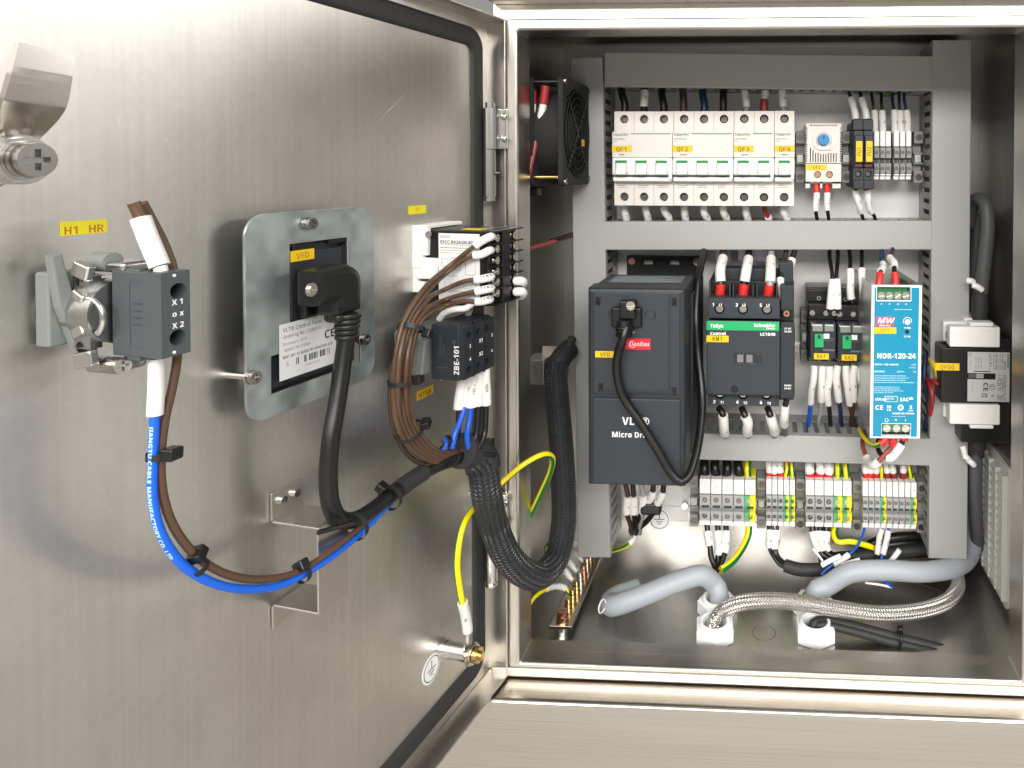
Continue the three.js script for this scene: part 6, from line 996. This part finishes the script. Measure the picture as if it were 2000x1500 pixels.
// ---------- blue and brown loop of the grey lamp block ----------
{
  const w = 0.036, D = (x, y, ww = w) => doorAt(x, y, ww);
  const txt = (c, A, B) => { paper(c, A, B, '#0d5fd6'); for (const k of [0.22, 0.72]) say(c, 'JIANGTU CABLE MANUFACTORY CO.,LTD', 4, B * k, 2.0, '#cfe0f7', { bold: true, wide: 1.02 }); };
  const blueCurve = [D(306, 700), D(305, 760), D(302, 820), D(299, 890), D(298, 970), D(314, 1040), D(356, 1102), D(420, 1140), D(490, 1151), D(556, 1140), D(630, 1100), D(698, 1047, 0.033), D(760, 985, 0.031), D(812, 930, 0.031), D(860, 905, 0.034), D(912, 890, 0.036)];
  const blue = wire('blue_cable', 'blue cable with white print looping down from the grey lamp block', 'wire', blueCurve, 0.0017, M.blue, { radial: 16, sleeves: [[0.0, 0.075, '']], fat: 1.45 });
  { const body = blue.children[0], L = blue.path.getLength(), [u0, u1, v0, v1] = sheetArea(70, 10.7, txt, 6), uv = body.geometry.attributes.uv; const g = body.geometry; for (let i = 0; i < uv.count; i++) { const s = uv.getX(i); uv.setXY(i, u0 + (u1 - u0) * (s <= 0.14 ? Math.min(1, Math.max(0, (s - 0.02) / 0.1)) : 0), v0 + (v1 - v0) * uv.getY(i)); } body.material = M.print; }
  wire('brown_wire', 'brown wire rising above the grey lamp block and looping beside the blue cable', 'wire', [D(279, 396, 0.03), D(292, 420, 0.03), D(318, 470, 0.033), D(338, 525, 0.036), D(346, 610, 0.036), D(346, 700, 0.036), D(336, 760), D(322, 820), D(314, 890), D(318, 965), D(340, 1030), D(388, 1090), D(450, 1124), D(520, 1131), D(588, 1114), D(650, 1072), D(706, 1028, 0.033), D(768, 968, 0.031), D(820, 918, 0.031), D(866, 896, 0.034), D(914, 884, 0.036)], 0.0016, M.brown, { radial: 12 });
  wire('brown_wire', 'short brown wire in a wide white sleeve rising from the grey lamp block', 'wire', [D(261, 396, 0.034), D(272, 420, 0.035), D(288, 462, 0.038), D(304, 500, 0.041), D(314, 526, 0.043), D(316, 545, 0.043)], 0.0021, M.brown, { radial: 14, sleeves: [[0.2, 0.84, '']], fat: 1.5, ferrules: [[0, 0.03, M.copper, 0.8], [0.84, 0.92, M.sleeve, 1.1]] });
  const tieAt = (label, x, y, r, head, x2, y2) => tie(label, D(x, y, 0.0355), D(x2, y2).sub(D(x, y)), r, head);
  tieAt('black cable tie on the blue loop, highest one below the grey lamp block', 307, 890, 0.0036, V(0.005, 0.0005, -0.001), 306, 910);
  tieAt('black cable tie on the blue loop, at its lower left bend', 386, 1107, 0.0039, V(0.001, 0.0058, 0.001), 404, 1120);
  tieAt('black cable tie on the blue loop, in front of the steel bracket', 592, 1122, 0.0039, V(0.0005, 0.0054, 0.002), 610, 1112);
  tie('large black cable tie where the keypad cable joins the blue loop', D(693, 1028, 0.032), D(730, 996, 0.032).sub(D(693, 1028, 0.032)), 0.0078, V(-0.005, 0.006, 0.003));
  tie('black cable tie on the harness between the bracket and the brown bundle', D(762, 972, 0.031), D(800, 942, 0.031).sub(D(762, 972, 0.031)), 0.0072, V(-0.003, 0.007, 0.003));
  const tp = [D(622, 1040, 0.036), D(650, 1032, 0.037), D(690, 1022, 0.04)]; wire('cable_tie', 'loose black cable tie tail over the steel bracket', 'cable tie', tp, 0.0013, M.black, { body: 'strap' });
}
// ---------- brown bundle of the controller ----------
{
  const S = (x, y, off = 0.006) => fromDoor(onSide(x, y, TC.l - off)), D = (x, y, w = 0.035) => doorAt(x, y, w);
  const ends = [[962, 462, 0.002], [960, 489, 0.002], [961, 541, 0.002], [961, 563, 0.002], [958, 585, 0.002]], mids = [[925, 482, 875, 522, 836, 562], [920, 500, 874, 532, 838, 572], [908, 549, 868, 566, 838, 586], [906, 574, 868, 586, 842, 600], [902, 588, 868, 597, 848, 608]];
  const words = ['topmost', 'second', 'third', 'fourth', 'lowest'], low = ['', '', 'T1X1', 'T1X2', 'T1X3'];
  ends.forEach(([x, y], i) => {
    const m = mids[i], k = i - 2, dx = k * 7.5;
    wire('brown_wire', `brown wire with white sleeve at the controller, ${words[i]} of five`, 'wire', [S(x, y, -0.005), S(x - 6, y + 1, 0.002), S(x - 20, y + (i < 2 ? 8 : 4), 0.004), S(m[0], m[1]), S(m[2], m[3], 0.008), D(m[4] - 4 + k, m[5], 0.034), D(805 + dx * 1.1, 628, 0.034), D(789 + dx, 690, 0.034 + (i % 2) * 0.003), D(784 + dx, 755, 0.034 + (i % 2) * 0.003), D(790 + dx * 1.1, 820, 0.034), D(815 + dx * 1.1, 866 - k * 3, 0.034), D(858, 893 - k * 6, 0.034), D(920, 888 - k * 5, 0.037)], 0.00155, M.brown, { radial: 12, sleeves: [[0.012, 0.075, low[i]]], fat: 1.55, flip: true });
  });
  wire('black_wire', 'black wire on the left edge of the brown bundle', 'wire', [D(800, 640, 0.03), D(772, 700, 0.03), D(762, 760, 0.03), D(768, 830, 0.03), D(788, 878, 0.03), D(822, 905, 0.031), D(858, 905, 0.032)], 0.0015, M.brownDark, {});
  const T = (label, x, y, x2, y2, r, h) => tie(label, D(x, y, 0.0352), D(x2, y2, 0.0352).sub(D(x, y, 0.0352)), r, h);
  T('black cable tie on the brown bundle, highest one below the white clip', 804, 640, 794, 672, 0.0078, V(0.0085, -0.004, -0.002));
  T('black cable tie on the brown bundle, level with the lamp block printed ZBE-101', 785, 745, 785, 770, 0.0078, V(0.0085, 0.0005, -0.002));
  T('black cable tie on the brown bundle, lower one near its bend', 799, 842, 806, 858, 0.0082, V(0.009, 0.004, -0.002));
  T('black cable tie on the brown bundle, beside the mouth of the braided sleeve', 876, 890, 900, 888, 0.0078, V(-0.001, 0.009, -0.001));
  // white cable tags below the controller
  wire('white_sleeve', 'pale sleeved wire end between controller and lamp block, left one', 'sleeve', [S(925, 590, 0.002), S(910, 602, 0.003), S(890, 604, 0.004), S(868, 612, 0.004), S(858, 624, 0.004)], 0.0022, M.sleeve, { body: 'tube' });
  wire('white_sleeve', 'pale sleeved wire end between controller and lamp block, right one', 'sleeve', [S(918, 602, -0.008), S(914, 615, -0.01), S(916, 630, -0.012), S(918, 640, -0.012)], 0.0022, M.sleeve, { body: 'tube' });
  for (const [i, y] of [551, 572].entries()) wire('white_lug', `white ring lug at the outer terminals of the controller, ${i ? 'lower' : 'upper'} one`, 'cable lug', [doorAt(1008, y - 2, 0.06), doorAt(1017, y - 3, 0.064), doorAt(1022, y + 1, 0.062), doorAt(1018, y + 6, 0.055)], 0.003, M.sleeve, { body: 'sleeve' });
  // five sleeved wires below the lamp block printed ZBE-101
  [[903, 899, 893, M.black, 'black', 880], [915, 913, 888, M.blue, 'blue', 884], [926, 923, 912, M.blue, 'blue', 916], [936, 936, 930, M.black, 'black', 924], [947, 951, 946, M.black, 'black', 934]].forEach(([x0, x1, x2, m, c, x3], i) => { const w = 0.034 + i * 0.003; wire(`${c}_wire`, `${c} wire in a white sleeve under the lamp block printed ZBE-101, ${['first', 'second', 'third', 'fourth', 'fifth'][i]} from the left`, 'wire', [D(x0, 728 - i * 3, w), D(x0, 748 - i * 2, w), D(x1 - 2, 784 - i * 4, w), D((x1 + x2) / 2, 818, w), D(x2, 850, w), D(x3, 876, w)], 0.0019, m, { radial: 12, sleeves: [[0.02, 0.47, i === 1 ? 'TUTT' : i === 4 ? 'TUTH' : i === 2 ? 'T-2A1' : '']], fat: 1.65 }); });
  wire('blue_wire', 'thin blue strand leaving the brown bundle at its lower bend', 'wire', [D(868, 856, 0.036), D(872, 866, 0.036), D(866, 880, 0.036)], 0.0012, M.blue, {});
}
// ---------- braided sleeve between door and cabinet ----------
const loopCurve = [doorAt(918, 882, 0.037), doorAt(940, 905, 0.04), doorAt(950, 960, 0.042), at(966, 1030, 0.042), at(988, 1082, 0.036), at(1020, 1116, 0.024), at(1056, 1124, 0.006), at(1086, 1092, -0.012), at(1100, 1030, -0.026), at(1101, 960, -0.038), at(1097, 880, -0.05), at(1091, 800, -0.062), at(1086, 740, -0.073), at(1089, 716, -0.08)];
wire('braided_sleeve', 'thick black braided sleeve looping from the door harness into the cabinet', 'braided sleeve', loopCurve, 0.01, M.nylonBraid, { body: 'braid', radial: 30 });
wire('heat_shrink', 'black heat shrink collar at the door end of the braided sleeve', 'heat shrink', [doorAt(902, 880, 0.036), doorAt(922, 882, 0.037), doorAt(940, 898, 0.039), doorAt(944, 915, 0.04)], 0.0113, M.rubber, { body: 'tube', radial: 24 });
wire('heat_shrink', 'black heat shrink collar at the upper cabinet end of the braided sleeve', 'heat shrink', [at(1087, 742, -0.073), at(1089, 718, -0.08), at(1097, 698, -0.088), at(1112, 682, -0.1)], 0.0094, M.rubber, { body: 'tube', radial: 24 });
wire('black_tape', 'loose end of black tape above the upper collar of the braided sleeve', 'tape', [at(1100, 694, -0.09), at(1110, 676, -0.094), at(1118, 660, -0.1)], 0.0042, M.rubber, { body: 'tape' });
mesh('cable_tie', [new THREE.TorusGeometry(0.0125, 0.0012, 6, 30).rotateX(PI / 2 - 0.5).translate(...doorAt(930, 888, 0.038).toArray()), box(0.005, 0.006, 0.006, ...doorAt(956, 866, 0.044).toArray(), 0.0008)], M.black, 'black cable tie at the mouth of the braided sleeve', 'cable tie');
// ---------- earth wire of the door ----------
{
  const E = thing('earth_wire', 'green and yellow earth wire from the door stud arching into the cabinet', 'earth wire');
  const c = curveOf([doorAt(913, 1256, 0.0246), doorAt(914, 1238, 0.0246), doorAt(910, 1205, 0.026), doorAt(898, 1150, 0.028), doorAt(893, 1090, 0.028), doorAt(905, 1025, 0.026), doorAt(934, 985, 0.024), at(975, 948, 0.014), at(1022, 908, 0.006), at(1060, 888, -0.004), at(1078, 892, -0.014), at(1077, 915, -0.022), at(1058, 960, -0.028), at(1036, 1006, -0.03), at(1022, 1034, -0.03), at(1008, 1064, -0.032)]);
  part(E, 'insulation', hose(c, 0.0023, 80, 14, 0.06, 1), M.earthWire);
  part(E, 'marker_sleeve', sleeveGeometry(c, 0.03, 0.125, 0.0034, 'PE'), M.print, 'white marker sleeve');
  part(E, 'lug', [hose(c, 0.0019, 6, 10, 0, 0.05), cyl(0.0052, 0.001, ...doorAt(911, 1268, 0.0246).toArray(), 'x', 20)], M.tinned);
  finish(E);
  wire('earth_wire', 'small green and yellow wire curl behind the braided sleeve', 'earth wire', [at(1078, 1060, -0.1), at(1068, 1066, -0.1), at(1067, 1078, -0.1), at(1074, 1090, -0.1), at(1086, 1096, -0.1)], 0.0019, M.earthWire, {});
}
renderer.render(scene, camera);
